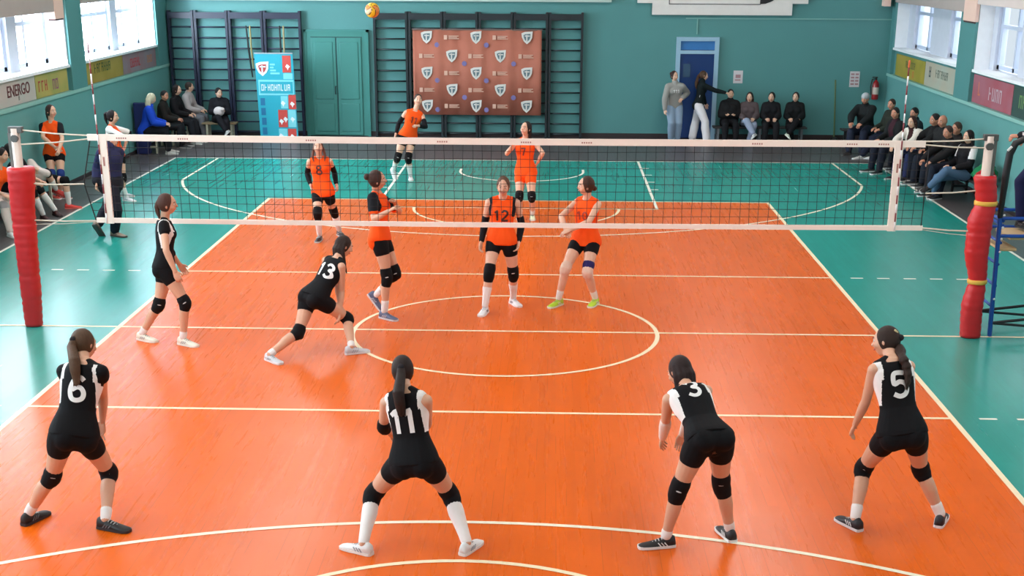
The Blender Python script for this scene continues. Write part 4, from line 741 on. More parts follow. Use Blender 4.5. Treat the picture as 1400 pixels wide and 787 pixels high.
    n0 = len(b.m)
    for sg in (-1, 1):
        b.ell(H(sg*.031, .0765, .010), (rt*.0145*hk, ld*.011*hk, up*.0085*hk), 1, 10, 7)
        b.ell(H(sg*.031, .0835, .010), (rt*.0065*hk, ld*.006*hk, up*.0070*hk), 2, 8, 6)
        b.tube([H(sg*.017, .092, .031), H(sg*.033, .087, .036), H(sg*.047, .075, .031)], .0032*hk, 5, 2)
    b.tube([H(-.024, .077, -.053), H(0, .090, -.055), H(.024, .077, -.053)], [.004*hk, .0065*hk, .004*hk], 7, 3)
    build('body', b, [SKIN[skin], EYEW, EYED, LIP], root, True, base)
    # ---- hair
    hm_ = haircol(hair)
    def cap(z=.016, y=-.017, sx=.083, sy=.098, sz=.110): 
        q = B(); q.ell(H(0, y, z), (rt*sx*hk, ld*sy*hk, up*sz*hk), 0, 22, 14); return q
    def bk(v, off=.125, a=0): return tp(v, a, -off*k)
    hb = None
    if style == 'bald': pass
    elif style == 'cap':
        hb = B(); hb.ell(H(0, -.006, .045), (rt*.086*hk, ld*.104*hk, up*.085*hk), 0, 20, 12)
        build('knit_cap', vox(hb, .012, 4), cloth(hair), root, True, base)
        q = B(); q.ell(H(0, -.04, -.01), (rt*.077*hk, ld*.066*hk, up*.06*hk)); build('hair', vox(q, .012, 2), haircol((120, 112, 104)), root, True, base); hb = None
    else:
        hb = cap() if style != 'short' else cap(.022, -.014, .079, .096, .104)
        if style in ('pony', 'braid', 'ponyfree', 'highpony'):
            h0 = H(0, -.100, .035 if style != 'braid' else -.0); 
            if style == 'highpony': h0 = H(0, -.085, .075)
            if style == 'pony': pts = [H(0, -.07, .02), h0, H(0, -.125, -.03), bk(1.0, .13), bk(.86, .128), bk(.70, .122)]; rd = [.03, .024, .036, .044, .038, .012]
            elif style == 'braid': pts = [H(0, -.06, -.02), H(.0, -.10, -.05), bk(.98, .12, .03), bk(.9, .128, .045), bk(.8, .128, .055), bk(.7, .12, .055), bk(.6, .116, .05)]; rd = [.035, .036, .034, .034, .030, .026, .010]
            elif style == 'highpony': pts = [H(0, -.06, .06), h0, H(0, -.135, .05), H(0, -.135, -.04), H(0, -.12, -.13)]; rd = [.03, .022, .028, .028, .012]
            else: pts = [H(0, -.07, .02), h0, H(0, -.12, -.03), H(0, -.11, -.10), H(0, -.10, -.16)]; rd = [.03, .022, .028, .026, .012]
            P2 = []; R2 = []
            for i in range(len(pts)-1):
                for q in (0, .33, .66): P2.append(pts[i].lerp(pts[i+1], q)); R2.append((rd[i]+(rd[i+1]-rd[i])*q)*hk)
            P2.append(pts[-1]); R2.append(rd[-1]*hk)
            if style == 'braid': R2 = [r*(1+.22*math.sin(i*2.1)) for i, r in enumerate(R2)]
            tail = B(); tail.tube(P2, R2, 12)
            for q in range(4): # loose strands give the tail a ragged edge
                o_ = (rt*(q-1.5)*.011+ld*.006*(q % 2))*hk; tail.tube([p+o_*(1+.6*i/len(P2)) for i, p in enumerate(P2[2:])]+[P2[-1]+o_*2-up*.03*hk], [r*.5 for r in R2[2:]]+[.004], 7)
        elif style == 'bun': tail = B().ell(H(0, -.120, .045), (rt*.045*hk, ld*.040*hk, up*.042*hk))
        elif style == 'lowbun': tail = B().ell(H(0, -.112, -.035), (rt*.036*hk, ld*.032*hk, up*.034*hk))
        elif style in ('long', 'bob', 'fallen'):
            tail = B(); L_ = .22 if style == 'bob' else .34
            for a in range(-3, 4):
                an = a*.42; x, y = math.sin(an)*.072, -math.cos(an)*.082-.006
                dn = V((0, 0, -1))*.8-up*.3; dn.normalize()
                if style == 'fallen': dn = (V((0, 0, -1))+rt*.05*a+ld*.12).normalized()
                p0 = H(x*.9, y*.9, .03); p1 = H(x*1.05, y*1.1, -.05); p2 = p1+dn*L_*.45*hk-ld*.01; p3 = p1+dn*(L_*.95-.02*abs(a))*hk
                if style != 'fallen':
                    p2 = p2-t*0; 
                tail.tube([p0, p1, p2, p3], [.026*hk, .028*hk, .024*hk, .008*hk], 9)
        elif style == 'twostrand':
            tail = B()
            for sg in (-1, 1): tail.tube([H(sg*.06, -.02, .02), H(sg*.085, -.01, -.05), H(sg*.10, .02, -.13), H(sg*.085, .06, -.22)], [.022*hk, .024*hk, .022*hk, .008*hk], 9)
        else: tail = None
        ho = build('hair', vox(hb, .010 if hi else .013, 2), hm_, root, True, base)
        if tail: build('ponytail' if 'pony' in style or style == 'braid' else ('hair_bun' if 'bun' in style else 'loose_hair'), vox(tail, .008 if hi else .012, 2), hm_, ho, True, base)
        if style in ('pony', 'braid') and hi: build('hair_tie', B().tube([H(-.001, -.098, .030), H(.001, -.112, .026)], .026*hk, 10), cloth((40, 36, 40)), ho, True, base)
    # ---- top
    jo = None
    if top:
        ty = top['t']; inf = top.get('inf', .012 if ty != 'jacket' else .026)*1.0; b = B(); v0 = top.get('v0', .0)
        ae = top.get('arm', .22); torso(b, v0, .97, inf, 16, top.get('low', .012)); shoulders(b, inf+.002, short=ae < .1)
        for S in 'LR':
            if ae >= .1: p, r = limb('arm', S, 0, ae, inf+.003, infe=inf+(.006 if ae < 1 else -.004)); b.tube(p, r, 12)
            b.tube([P['neck']+(P['sh'+S]-P['neck'])*.25+t*.012, P['neck'].lerp(P['sh'+S], .65)+t*.008], [.040*k+inf*.5, .038*k+inf*.5], 10)
        if ty == 'jacket': b.tube([tp(.93), P['neck']+t*.035], [.075*k+inf*.5, .062*k+inf*.5], 14)
        if top.get('hood'): b.ell(H(0, -.085, -.10), (rt*.10*k, ld*.06*k, up*.055*k))
        b = vox(b, (.006 if top.get('panel') else .0085) if hi else .014, 7 if top.get('panel') else 4)
        mats = [cloth(top['c'])]
        if top.get('panel') or top.get('c2'):
            mats.append(cloth(top.get('panel') or top['c2']))
            for i, f_ in enumerate(b.f):
                c = sum((b.v[q] for q in f_), V())/len(f_); q = c-hm; v = q.dot(t)/TL; r, f = fr(v); a = abs(q.dot(r))/k
                if top.get('panel'):
                    edge = .112+(.014 if v < .75 else 0); wd_ = top.get('pw', .2)
                    if .42 < v < .99 and edge < a < edge+(wd_ if v > .72 else .034): b.m[i] = 1
                elif top.get('band') and top['band'][0] < v < top['band'][1]: b.m[i] = 1
                elif top.get('shoulder') and a > top['shoulder'] and v > .6: b.m[i] = 1
                elif top.get('front') and q.dot(f) > 0 and a < top['front'] and v > .2: b.m[i] = 1
        jo = build('jacket' if ty == 'jacket' else ('bib' if ty == 'bib' else 'jersey'), b, mats, root, True, base)
        if num:
            bv = BVHTree.FromPolygons([tuple(q) for q in b.v], b.f); hgt = top.get('nh', .175)*s; wd = hgt*.2; nb = B(); nc = len(num); sgn = 1 if numfront else -1; vc = top.get('nv', .66)
            for ci, ch in enumerate(num):
                for st in DIG[ch]:
                    ln = resample(st, .05); L2 = []
                    for i, p in enumerate(ln):
                        a_ = ln[max(0, i-1)]; c_ = ln[min(len(ln)-1, i+1)]; tt = (c_-a_).normalized(); nn = V((-tt.y, tt.x)); row = []
                        for e in (-1, -.5, 0, .5, 1):
                            x = top.get('nx', 0)+(p.x-.3+(ci-(nc-1)/2)*(.6 if num == '11' else .78))*hgt+nn.x*wd*.5*e; y = (p.y-.5)*hgt+nn.y*wd*.5*e
                            if numfront: x = -x
                            r, f = fr(vc); org = tp(vc, x, 0)+t*y+f*sgn*.4; hit = bv.ray_cast(org, -f*sgn)
                            q = (hit[0] if hit[0] else org-f*sgn*.28)+f*sgn*.004; row.append(q)
                        L2.append(row)
                    vs_ = [q for row in L2 for q in row]; fs = [(i*5+j, i*5+j+1, (i+1)*5+j+1, (i+1)*5+j) for i in range(len(L2)-1) for j in range(4)]; nb.add(vs_, fs)
            build('jersey_number', nb, M('number %s' % (numc,), numc, .6, 0), jo, False, base)
    if bottom:
        ty = bottom['t']; b = B()
        if ty == 'shorts':
            torso(b, -.19, .2, .009, 8)
            for S in 'LR': p, r = limb('leg', S, 0, bottom.get('len', .30), .009, n=4, infe=.008); b.tube(p, r, 14)
            b = vox(b, .010 if hi else .013, 4)
        else:
            inf = bottom.get('inf', .016); torso(b, -.19, .18, .012, 8)
            for S in 'LR': p, r = limb('leg', S, 0, bottom.get('len', 1.94), inf, infe=bottom.get('flare', inf+.008)); b.tube(p, r, 14)
            b = vox(b, .011 if hi else .014, 3)
        build('shorts' if ty == 'shorts' else 'trousers', b, cloth(bottom['c']), root, True, base)
    for S in 'LR':
        if pads: 
            pc = pads if not isinstance(pads, dict) else pads[S]
            if pc:
                p, r = limb('leg', S, padr[0], padr[1], .008, n=6); b = B().tube(p, [q+(.006 if 0 < i < len(r)-1 else -.002) for i, q in enumerate(r)], 14)
                A_, B_, C_ = P['hip'+S], P['kn'+S], P['an'+S]; q = B_-(A_+C_)/2; q = q.normalized() if q.length > .03 else fr(0)[1]
                b.ell(B_+q*.030*k, (.042*k, .042*k, .055*k)); po = build('knee_pad', vox(b, .009 if hi else .013, 2), cloth(pc), root, True, base)
                if hi and pc == BK:
                    cd = (V((.6, -15.5, 1.5))-P['kn'+S]); cd.z = 0; cd.normalize(); ax = (P['hip'+S]-P['kn'+S]).normalized(); sdx = cd.cross(ax).normalized()
                    lq = P['kn'+S]+cd*(lerpt(LEG, 1)*k+.0135)+ax*.02; build('pad_mark', B().ell(lq, (sdx*.022, cd*.006, ax*.006), 0, 10, 6), cloth((200, 198, 200)), po, True, base)
        if socks:
            p, r = limb('leg', S, socks[1], 1.97, .004, n=6); build('sock', B().tube(p, r, 14), cloth(socks[0], .9), root, True, base)
        if sleeves and (S in sleeves.get('s', 'LR')):
            p, r = limb('arm', S, sleeves['a'], sleeves['b'], .0065, n=8); build('arm_sleeve', B().tube(p, r, 12), cloth(sleeves['c']), root, True, base)
        # ---- shoe and sole
        an, to, kn = P['an'+S], P['to'+S], P['kn'+S]; sd = (to-an).normalized(); uv = kn-an; uv = uv-sd*uv.dot(sd); uv = uv.normalized() if uv.length > .02 else V((0, 0, 1))
        if abs(an.z-base.z-.085*s) < .04: fd = V((to.x-an.x, to.y-an.y, 0)).normalized(); uu = V((0, 0, 1))
        else: ag = math.radians(16); fd = (sd*math.cos(ag)+uv*math.sin(ag)).normalized(); uu = (uv*math.cos(ag)-sd*math.sin(ag)).normalized()
        sdv = fd.cross(uu); g = s*(1.08 if male else 1.0); hg = .085*s if uu.z > .999 else .085*g
        if uu.z > .999: hg = an.z-base.z
        PRF = [(-.074, .020, -.030), (-.066, .032, .004), (-.04, .037, .016), (-.01, .039, .012), (.02, .040, .002), (.06, .042, -.018), (.10, .046, -.030), (.14, .047, -.040), (.175, .043, -.046), (.196, .034, -.053), (.207, .020, -.060)]
        up_, so = [], []
        for x, w_, zt in PRF:
            zb = -hg+.018*g; zt = max(zt*g, zb+.008)
            up_.append([an+fd*x*g+sdv*(w_*g*math.cos(a))+uu*((zb+(zt-zb)*max(0, math.sin(a))**.7) if math.sin(a) > 0 else zb) for a in [2*PI*j/16 for j in range(16)]])
            ww = w_*g+.004
            so.append([an+fd*x*g*1.02+sdv*ww*c+uu*z for c, z in ((-1, zb+.006), (-1, -hg+.004), (-.9, -hg+.001), (.9, -hg+.001), (1, -hg+.004), (1, zb+.006))])
        c1, c2 = shoes or ((30, 30, 32), (230, 230, 230))
        sb = B().rings(up_); so_ = build('shoe', sb, M('shoe %s' % (c1,), c1, .55, .1, 12), root, True, base)
        build('sole', B().rings(so), M('sole %s' % (c2,), c2, .6, .05), so_, False, base)
        if hi:
            lb = B()
            for q in range(4): x = (.035+.022*q)*g; z = (-.008-.009*q)*g; lb.tube([an+fd*x-sdv*.02*g+uu*(z-.004), an+fd*x+uu*(z+.004), an+fd*x+sdv*.02*g+uu*(z-.004)], .003, 5)
            for sgn in (-1, 1):
                st = B()
                for x in (.01, .035, .06): st.tube([an+fd*(x-.015)*g+sdv*sgn*.0405*g+uu*(-.058*g), an+fd*(x+.006)*g+sdv*sgn*.0385*g+uu*(-.034*g)], .0042*g, 6)
                build('side_stripe', st, cloth(c2 if abs(sum(c1)-sum(c2)) > 120 else ((150, 152, 160) if sum(c1) > 500 else (120, 120, 126))), so_, True, base)
            build('lace', lb, cloth((225, 225, 225) if sum(c1) < 300 else (120, 124, 130)), so_, True, base)
    if extra: extra(root, P, H, fr, tp, base, limb)
    return root
BK = (13, 13, 17); WHT = (236, 232, 230); ORG = (255, 88, 22); BKS = (12, 12, 16)
blk = dict(t='jersey', c=BK, panel=WHT, arm=.03, v0=-.0, nh=.175, inf=.012, low=.022)
org = lambda **k_: dict(dict(t='bib', c=ORG, arm=.05, v0=-.08, inf=.016, low=.028), **k_)
sh_ = dict(t='shorts', c=BKS)
G1, G2 = 'players in black kit on the near side of the net', 'players in orange bibs on the far side of the net'
def clips(root, P, H, fr, tp, base, limb):
    for x, z in ((-.035, .07), (-.01, .055)): build('hair_clip', B().tube([H(x-.012, -.085, z+.01), H(x+.012, -.095, z-.006)], .008, 6), M('clip', (226, 210, 160), .4, 0), root, True, base)
def kt(S, c, t0, t1, nm='elbow_pad', kind='arm', inf=.012):
    def f(root, P, H, fr, tp, base, limb):
        p, r = limb(kind, S, t0, t1, inf, n=5); build(nm, B().tube(p, r, 12), cloth(c), root, True, base)
    return f
def multi(*fs):
    def f(*a):
        for q in fs: q(*a)
    return f
def piping(root, P, H, fr, tp, base, limb): pass
person('p6', 'player number 6 in black kit crouching near the lower left of the picture', skin='b', hair=(104, 74, 50), style='pony', top=dict(blk, nv=.64, arm=.17, pw=.030), bottom=sh_, pads=BK, socks=(WHT, 1.82), shoes=((24, 24, 26), (40, 40, 44)), num='6', look=(25, -5), grp=G1)
person('p11', 'player number 11 in black kit with white knee socks crouching with legs wide apart', padr=(.78, 1.2), skin='b', hair=(48, 30, 24), style='pony', top=dict(blk, nv=.60), bottom=sh_, pads=BK, socks=(WHT, 1.25), shoes=((226, 226, 226), (236, 232, 228)), num='11', look=(0, 0), grp=G1, extra=kt('L', BK, .85, 1.2))
person('p3', 'player number 3 in black kit bent forward with arms held low in front', padr=(.78, 1.2), skin='b', hair=(50, 28, 26), style='bob', top=dict(blk, nv=.84, nh=.15), bottom=sh_, pads=BK, socks=(WHT, 1.88), shoes=((26, 26, 30), (232, 232, 232)), num='3', look=(-35, -15), grp=G1, sleeves=dict(a=1.0, b=1.95, c=(232, 214, 204)))
person('p5', 'player number 5 in black kit with braided hair crouching by the right side line', skin='b', hair=(58, 36, 28), style='braid', top=dict(blk, nv=.66), bottom=sh_, pads=BK, socks=(WHT, 1.78), shoes=((28, 26, 32), (226, 222, 224)), num='5', look=(-60, 0), grp=G1, extra=clips)
person('p13', 'player number 13 in black kit lunging to the right with loose long hair', skin='b', hair=(56, 36, 30), style='fallen', top=dict(blk, nv=.64, nh=.15, nx=.02, arm=.05, panel=None, c2=None), bottom=sh_, pads=BK, socks=(WHT, 1.9), shoes=((200, 202, 208), (226, 224, 226)), num='13', look=(60, -10), grp=G1)
person('p8', 'player in black kit standing sideways near the net on the left side line', skin='b', hair=(92, 54, 42), style='ponyfree', top=dict(blk, nv=.66, arm=.2, pw=.032), bottom=sh_, pads=BK, socks=(WHT, 1.86), shoes=((226, 222, 206), (236, 234, 226)), look=(85, 5), grp=G1, extra=kt('L', BK, .9, 1.3))
person('o520', 'player in orange bib with black sleeves standing sideways at the net, hair in a bun', padr=(.78, 1.2), skin='b', hair=(84, 52, 42), style='bun', top=org(c2=(24, 26, 32), shoulder=.128, arm=.62, v0=-.02), bottom=sh_, pads=BK, socks=(WHT, 1.7), shoes=((90, 100, 130), (220, 218, 222)), look=(85, 5), grp=G2)
person('o686', 'player in orange bib number 12 facing the camera close behind the net', padr=(.78, 1.2), skin='a', hair=(120, 80, 56), style='ponyfree', top=org(c2=(24, 26, 32), shoulder=.125, arm=.06, nh=.12, nv=.62), bottom=sh_, pads=BK, socks=(WHT, 1.45), shoes=((226, 224, 226), (236, 232, 230)), sleeves=dict(a=.72, b=1.9, c=(20, 20, 26)), num='12', numc=(60, 34, 30), numfront=True, look=(183, 2), grp=G2)
person('o795', 'player in orange bib with lime green shoes turning to her right at the net', skin='a', hair=(88, 56, 40), style='lowbun', top=org(nh=.10, nv=.62), bottom=sh_, pads=(222, 190, 172), socks=(WHT, 1.75), shoes=((176, 208, 40), (226, 230, 210)), num='10', numc=(170, 60, 40), numfront=True, look=(255, 5), grp=G2, extra=kt('L', (44, 40, 96), .74, .86, 'knee_strap', 'leg', .012))
person('o440', 'player in orange bib number 8 standing left behind the net, looking up', padr=(.78, 1.2), skin='a', hair=(128, 74, 58), style='twostrand', top=org(v0=-.14, nh=.13, nv=.66), bottom=dict(t='shorts', c=BKS, len=.42), pads=BK, socks=(WHT, 1.3), shoes=((34, 24, 26), (200, 196, 196)), sleeves=dict(a=.5, b=1.85, c=(20, 20, 26)), num='8', numc=(96, 40, 30), numfront=True, look=(170, 18), s=.95, grp=G2)
person('o562', 'player in orange bib stepping forward far behind the net under the backdrop corner', padr=(.78, 1.2), skin='a', hair=(70, 44, 40), style='short', top=org(v0=.02, nh=.12, nv=.66), bottom=sh_, pads=BK, socks=(WHT, 1.4), shoes=((222, 220, 220), (232, 230, 228)), sleeves=dict(a=.45, b=1.8, c=(20, 20, 26)), num='11', numc=(150, 50, 30), numfront=True, look=(165, 12), grp=G2)
person('o718', 'player in orange bib number 7 and orange shorts with a hand on her hip', skin='a', hair=(40, 26, 28), style='long', top=org(v0=-.20, nh=.12, nv=.62), bottom=dict(t='shorts', c=ORG, len=.36), pads=BK, socks=(WHT, 1.8), shoes=((222, 226, 190), (232, 230, 220)), num='7', numc=(120, 44, 30), numfront=True, look=(215, 14), grp=G2)
person('bib', 'player in orange bib over a black shirt standing by the left wall with hands clasped', skin='a', hair=(60, 38, 34), style='ponyfree', top=org(c2=(24, 26, 32), shoulder=.125, arm=.5, v0=-.06), bottom=sh_, pads=(38, 62, 130), socks=(WHT, 1.8), shoes=((200, 80, 70), (230, 228, 226)), look=(120, 5))
person('pony', 'player with high black ponytail and white shirt under orange bib by the left wall', skin='a', hair=(34, 24, 28), style='highpony', top=org(c2=(236, 234, 232), shoulder=.115, arm=.85, v0=-.06), bottom=dict(t='shorts', c=BKS), pads=BK, socks=(WHT, 1.6), shoes=((226, 226, 230), (236, 234, 232)), look=(95, 8), extra=multi(kt('R', BKS, .95, 1.55, 'elbow_sleeve', 'arm', .01), kt('L', BKS, .95, 1.55, 'elbow_sleeve', 'arm', .01)))
person('navy', 'person in long navy jacket and dark trousers walking past the left end of the net', skin='b', hair=(40, 30, 30), style='short', top=dict(t='jacket', c=(38, 40, 74), arm=1.9, v0=-.22, inf=.045, low=.02, c2=(30, 30, 38), band=(-.3, .25)), bottom=dict(t='pants', c=(24, 26, 38), inf=.02), shoes=((140, 124, 108), (70, 62, 58)), look=(60, -30), bulk=1.08, male=True)
def lets(root, P, H, fr, tp, base, limb):
    r, f = fr(.7)
    b = B()
    for q in (-.07, -.02, .03): c = tp(.74, q, .155); b.tube([c+t_*.03 for t_ in (r*0+V((0, 0, 1)), V((0, 0, 0)), V((0, 0, -1)))], .008, 5); b.tube([c+V((0, 0, .03)), c+r*.02+V((0, 0, .02))], .007, 5)
    build('sweatshirt_print', b, M('print pale', (226, 226, 226), .7, 0), root, True, base)
person('grey', 'girl in light grey sweatshirt and pale blue jeans standing left of the blue door', skin='a', hair=(78, 46, 44), style='bun', top=dict(t='jacket', c=(150, 148, 144), arm=1.95, v0=-.08, inf=.034, low=.0), bottom=dict(t='pants', c=(136, 156, 178), inf=.02, flare=.035), shoes=((60, 60, 66), (200, 200, 200)), look=(150, 0), hi=False, extra=lets)
person('whitep', 'girl in black top and white flared trousers reaching out her arm by the blue door', skin='a', hair=(100, 70, 50), style='pony', top=dict(t='jacket', c=(18, 26, 28), arm=1.95, v0=-.02, inf=.018, low=.0), bottom=dict(t='pants', c=(222, 218, 222), inf=.014, flare=.055), shoes=((220, 220, 220), (230, 230, 230)), look=(85, 0), hi=False, extra=lambda root, P, H, fr, tp, base, limb: build('white_stripe', B().tube([tp(v, .135, .0) for v in (.02, .25, .45, .6)], [.008, .008, .008, .006], 6), cloth(WHT), root, True, base))
DJ = lambda c, **k_: dict(dict(t='jacket', c=c, arm=1.93, v0=-.12, inf=.036, low=.0), **k_)
PT = lambda c, **k_: dict(dict(t='pants', c=c, inf=.018), **k_)
def seated(key, label, jc, pc, hair, style, shoes=((30, 30, 34), (210, 210, 210)), **kw):
    return person(key, label, hair=hair, style=style, top=DJ(jc, **kw.pop('topk', {})), bottom=PT(pc), shoes=shoes, hi=False, **kw)
seated('s1', 'girl in long black puffer coat sitting with folded arms nearest the blue door', (22, 22, 24), (20, 20, 24), (30, 24, 26), 'short', look=(180, 0), topk=dict(inf=.06, v0=-.2))
seated('s2', 'girl in grey brown jacket and light jeans sitting with crossed legs by the back wall', (84, 72, 74), (150, 160, 184), (52, 36, 34), 'bob', ((214, 214, 214), (226, 226, 226)), look=(195, 0))
seated('s3', 'girl in black jacket sitting second from the right among the four by the blue door', (24, 24, 28), (26, 26, 30), (30, 22, 24), 'lowbun', ((214, 206, 200), (226, 220, 214)), look=(200, 0))
seated('s4', 'girl in black with crossed leg, rightmost of the four seated right of the blue door', (20, 22, 24), (18, 18, 22), (44, 32, 32), 'ponyfree', ((206, 214, 196), (224, 226, 214)), look=(200, 0))
seated('b1', 'child with pale blond hair in bright blue jacket sitting by the left wall', (30, 74, 200), (22, 24, 30), (206, 196, 170), 'bob', ((190, 188, 184), (220, 218, 214)), look=(60, -15))
seated('b2', 'girl in dark brown top sitting between the blue jacket and the girl in black', (34, 30, 28), (28, 30, 34), (34, 24, 26), 'short', look=(120, 0), skin='c')
seated('b3', 'girl with long dark hair in black hooded jacket sitting on the left wall bench', (22, 20, 24), (34, 36, 42), (40, 26, 26), 'long', ((186, 184, 180), (214, 212, 208)), look=(100, 5))
seated('b4', 'girl in pale grey jacket and grey trousers sitting nearest the corner wall bars', (176, 166, 166), (120, 122, 130), (66, 50, 46), 'short', ((40, 40, 44), (220, 220, 220)), look=(75, 8))
def bag(root, P, H, fr, tp, base, limb): pass
seated('b5', 'girl in black with white bag on her lap, sitting apart under the wall bars', (24, 24, 30), (26, 24, 30), (34, 28, 32), 'short', ((200, 200, 200), (224, 224, 224)), look=(140, 0))
person('la', 'substitute in orange bib sitting at the left picture edge with pale leggings', skin='b', hair=(40, 28, 26), style='short', top=org(c2=(24, 26, 32), shoulder=.128, arm=.5), bottom=dict(t='pants', c=(222, 206, 198), inf=.008), pads=(170, 160, 160), shoes=((222, 220, 218), (234, 232, 230)), look=(100, 0), hi=False)
person('lb', 'substitute in black shirt and shorts with white socks sitting behind the left net post', skin='b', hair=(26, 20, 22), style='bun', top=dict(t='jersey', c=(26, 24, 30), arm=.6, v0=-.04, inf=.016), bottom=dict(t='shorts', c=BKS, len=.7), pads=BK, socks=(WHT, 1.3), shoes=((60, 26, 30), (40, 34, 36)), look=(80, 0), hi=False)
person('lc', 'substitute with crossed legs and red shoes sitting behind the left net post pad', skin='a', hair=(50, 34, 30), style='ponyfree', top=dict(t='jersey', c=(220, 206, 200), arm=1.5, v0=-.04, inf=.018), bottom=dict(t='shorts', c=BKS, len=.6), pads=BK, socks=(WHT, 1.5), shoes=((222, 62, 56), (232, 120, 110)), look=(80, 0), hi=False)
M_ = dict(male=True, bulk=1.05)
seated('r1', 'man with grey knit cap and dark jacket leaning forward in the back right corner', (28, 32, 34), (36, 42, 60), (176, 182, 188), 'cap', ((40, 40, 44), (90, 90, 90)), look=(215, 0), skin='c', s=1.04, **M_)
seated('r2', 'man with stretched out legs and pale shoes sitting by the right wall', (44, 48, 42), (30, 34, 52), (70, 58, 52), 'short', ((198, 196, 192), (222, 222, 222)), look=(225, 0), skin='c', s=1.02, **M_)
seated('r3', 'man in black jacket with red print sitting beside the right antenna', (26, 28, 30), (30, 32, 46), (40, 34, 34), 'short', look=(225, 0), skin='c', topk=dict(c2=(60, 30, 40), front=.08), male=True)
seated('r4', 'woman in cream white jacket over dark scarf leaning forward on the right bench', (222, 216, 206), (40, 46, 84), (74, 40, 38), 'long', look=(225, 0), topk=dict(c2=(60, 32, 34), front=.06))
seated('r5', 'person in dark clothes with black hair sitting behind the woman in the cream jacket', (30, 40, 48), (28, 30, 40), (22, 26, 30), 'short', look=(235, 0), skin='c', **M_)
seated('r6', 'man in black jacket with glowing profile sitting just left of the bald man', (26, 26, 28), (26, 28, 40), (44, 40, 38), 'short', look=(250, 0), skin='c', s=1.04, **M_)
seated('r7', 'bald man in dark jacket on the right wall bench', (34, 34, 36), (30, 34, 46), (90, 84, 80), 'bald', look=(240, 0), skin='c', s=1.04, **M_)
seated('r8', 'person with pinkish face leaning forward between the bald man and the brown haired man', (30, 28, 30), (34, 38, 52), (70, 52, 46), 'short', look=(235, 0), skin='c')
seated('r9', 'man with thick brown hair in dark jacket next to the woman in white sleeves', (34, 30, 30), (32, 32, 40), (84, 64, 52), 'short', ((60, 60, 64), (214, 214, 214)), look=(240, 0), skin='c', s=1.04, **M_)
seated('r10', 'woman in black vest with white sleeves and blue jeans, nearest on the right bench', (24, 22, 26), (84, 110, 140), (36, 24, 26), 'long', ((50, 40, 40), (200, 190, 190)), look=(245, 0), topk=dict(c2=(230, 226, 226), shoulder=.17, inf=.028))
person('ref', 'umpire in dark clothes standing on the umpire stand at the right edge of the picture', skin='c', hair=(60, 50, 44), style='short', top=DJ((22, 22, 30)), bottom=dict(t='pants', c=(26, 30, 66), inf=.02), shoes=((30, 30, 34), (40, 40, 44)), look=(265, -10), curl=1.0)
# white bag on the lap of the girl, whistle card held by the umpire
hp = V(JOINTS['b5'][JN.index('knL')]); b = B().ell((0, 0, 0), (.13, .10, .11), 0, 16, 10).ell((.08, -.05, .05), (.07, .06, .05), 0, 12, 8)
o = build('bag', vox(b, .014, 3), M('bag white', (216, 206, 206), .6, .15, 10), None, True); o.location = V(JOINTS['b5'][JN.index('wrL')]).lerp(V(JOINTS['b5'][JN.index('wrR')]), .5)+V((0, -.1, -.0)); tag(o, 'white rounded bag held on the lap of the girl in black', 'bag')
o = build('paper_card', B().box((-.07, -.03, -.012), (.05, .03, .012)).box((-.07, -.034, .012), (.03, .034, .02)), PAPER, None, bevel=.004); o.location = (5.90, .03, 2.325); o.rotation_euler = (.0, -.1, .2); tag(o, 'folded white paper held over the rail of the umpire stand', 'paper')
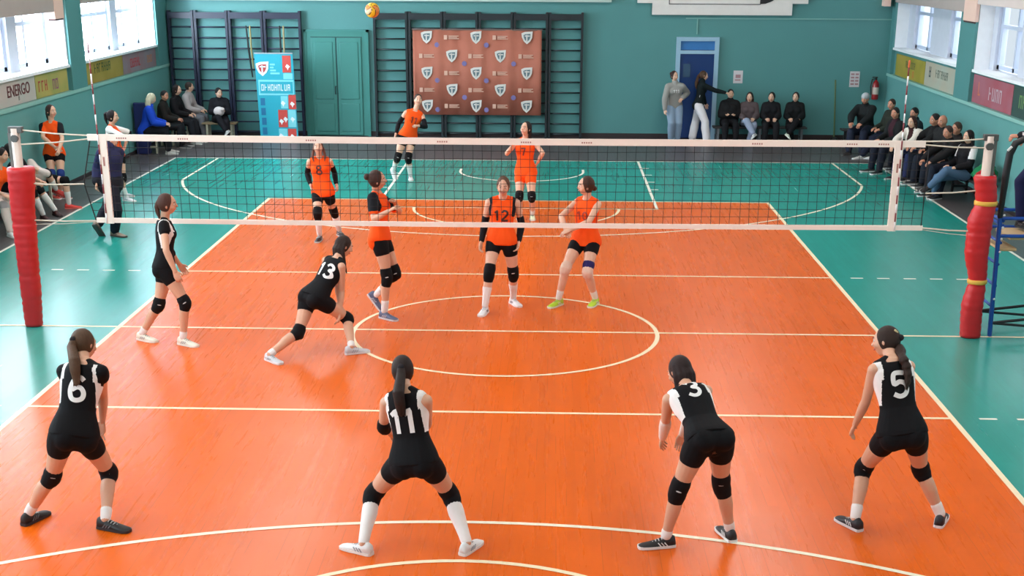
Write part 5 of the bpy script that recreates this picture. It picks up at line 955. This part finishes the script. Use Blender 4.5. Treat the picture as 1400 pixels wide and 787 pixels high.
# ---- benches
WOOD = M('bench wood', (150, 130, 100), .5, .15, 4, stretch=(1, 6, 1)); BLEG = M('bench leg pale', (196, 196, 176), .5)
def bench(loc, L_, along, lab, top=WOOD, leg=BLEG, h=.42, wd=.32, nleg=3):
    t = empty('bench', loc, lab, 'bench', 'benches along the walls'); q = lambda a, c, z: (a, c, z) if along == 'x' else (c, a, z)
    build('seat_board', B().box(q(-L_/2, -wd/2, h-.04), q(L_/2, wd/2, h)), top, t, bevel=.008)
    for i in range(nleg):
        a = -L_/2+.12+(L_-.24)*i/(nleg-1); b = B()
        for c in (-wd/2+.03, wd/2-.03): b.box(q(a-.025, c-.02, 0), q(a+.025, c+.02, h-.04))
        b.box(q(a-.02, -wd/2+.03, .12), q(a+.02, wd/2-.03, .16)); build('leg', b, leg, t)
    return t
bench((-8.2, 15.95, 0), 2.9, 'y', 'pale legged bench under the spectators in the back left corner', M('bench cream', (190, 188, 164), .5))
bench((-7.24, 17.1, 0), .8, 'x', 'short bench under the girl with the white bag', nleg=2, h=.4)
bench((5.5, 17.45, 0), 2.2, 'x', 'dark low bench under the four seated girls by the blue door', M('bench dark', (50, 46, 46), .5), M('bench leg grey', (120, 128, 134), .4, metal=.4), h=.36)
bench((-8.25, 6.6, 0), 3.2, 'y', 'bench of the substitutes along the left wall', h=.42)
bench((8.2, 12.6, 0), 8.2, 'y', 'long bench of the spectators along the right wall', M('bench dark', (50, 46, 46), .5), M('bench leg dark', (40, 38, 40), .4), nleg=6, h=.42)
bench((7.6, 16.6, 0), .7, 'x', 'short bench under the man in the grey cap', M('bench dark', (50, 46, 46), .5), MATS['bench leg dark'], nleg=2, h=.42)
# navy folded gym mat behind the child in blue
t = empty('gym_mat', (-8.35, 14.55, 0), 'upright dark navy gym mat leaning at the left wall beside the child in blue', 'gym mat')
build('cover', B().box((-.14, -.06, 0), (.14, .06, 1.1)).box((-.15, .07, 0), (.13, .19, 1.08)), M('navy mat vinyl', (26, 34, 92), .45, .1), t, bevel=.02)
build('seam', B().box((-.143, -.063, .54), (.143, .063, .555)), M('seam dark', (16, 20, 50), .5), t)
# clothes piled on the near end of the right bench
def pile(loc, c, sc, lab, nm, cat):
    b = B().ell((0, 0, 0), (.2*sc, .17*sc, .14*sc), 0, 14, 9, lambda l: l*(1+.25*noise.noise(l*2.2))).ell((.05*sc, .1*sc, .05*sc), (.14*sc, .12*sc, .12*sc), 0, 12, 8, lambda l: l*(1+.3*noise.noise(l*2.9)))
    z0 = min(p.z for p in b.v); o = build(nm, vox(b, .016, 3, ), cloth(c), None, True, V((0, 0, z0))); o.location = loc; tag(o, lab, cat); return o
pile((8.2, 8.8, .42), (30, 120, 76), 1.1, 'green jacket heaped on the near end of the right bench', 'folded_jacket', 'jacket')
pile((8.12, 8.5, .42), (176, 28, 40), .95, 'dark red bag at the near end of the right bench', 'sports_bag', 'bag')
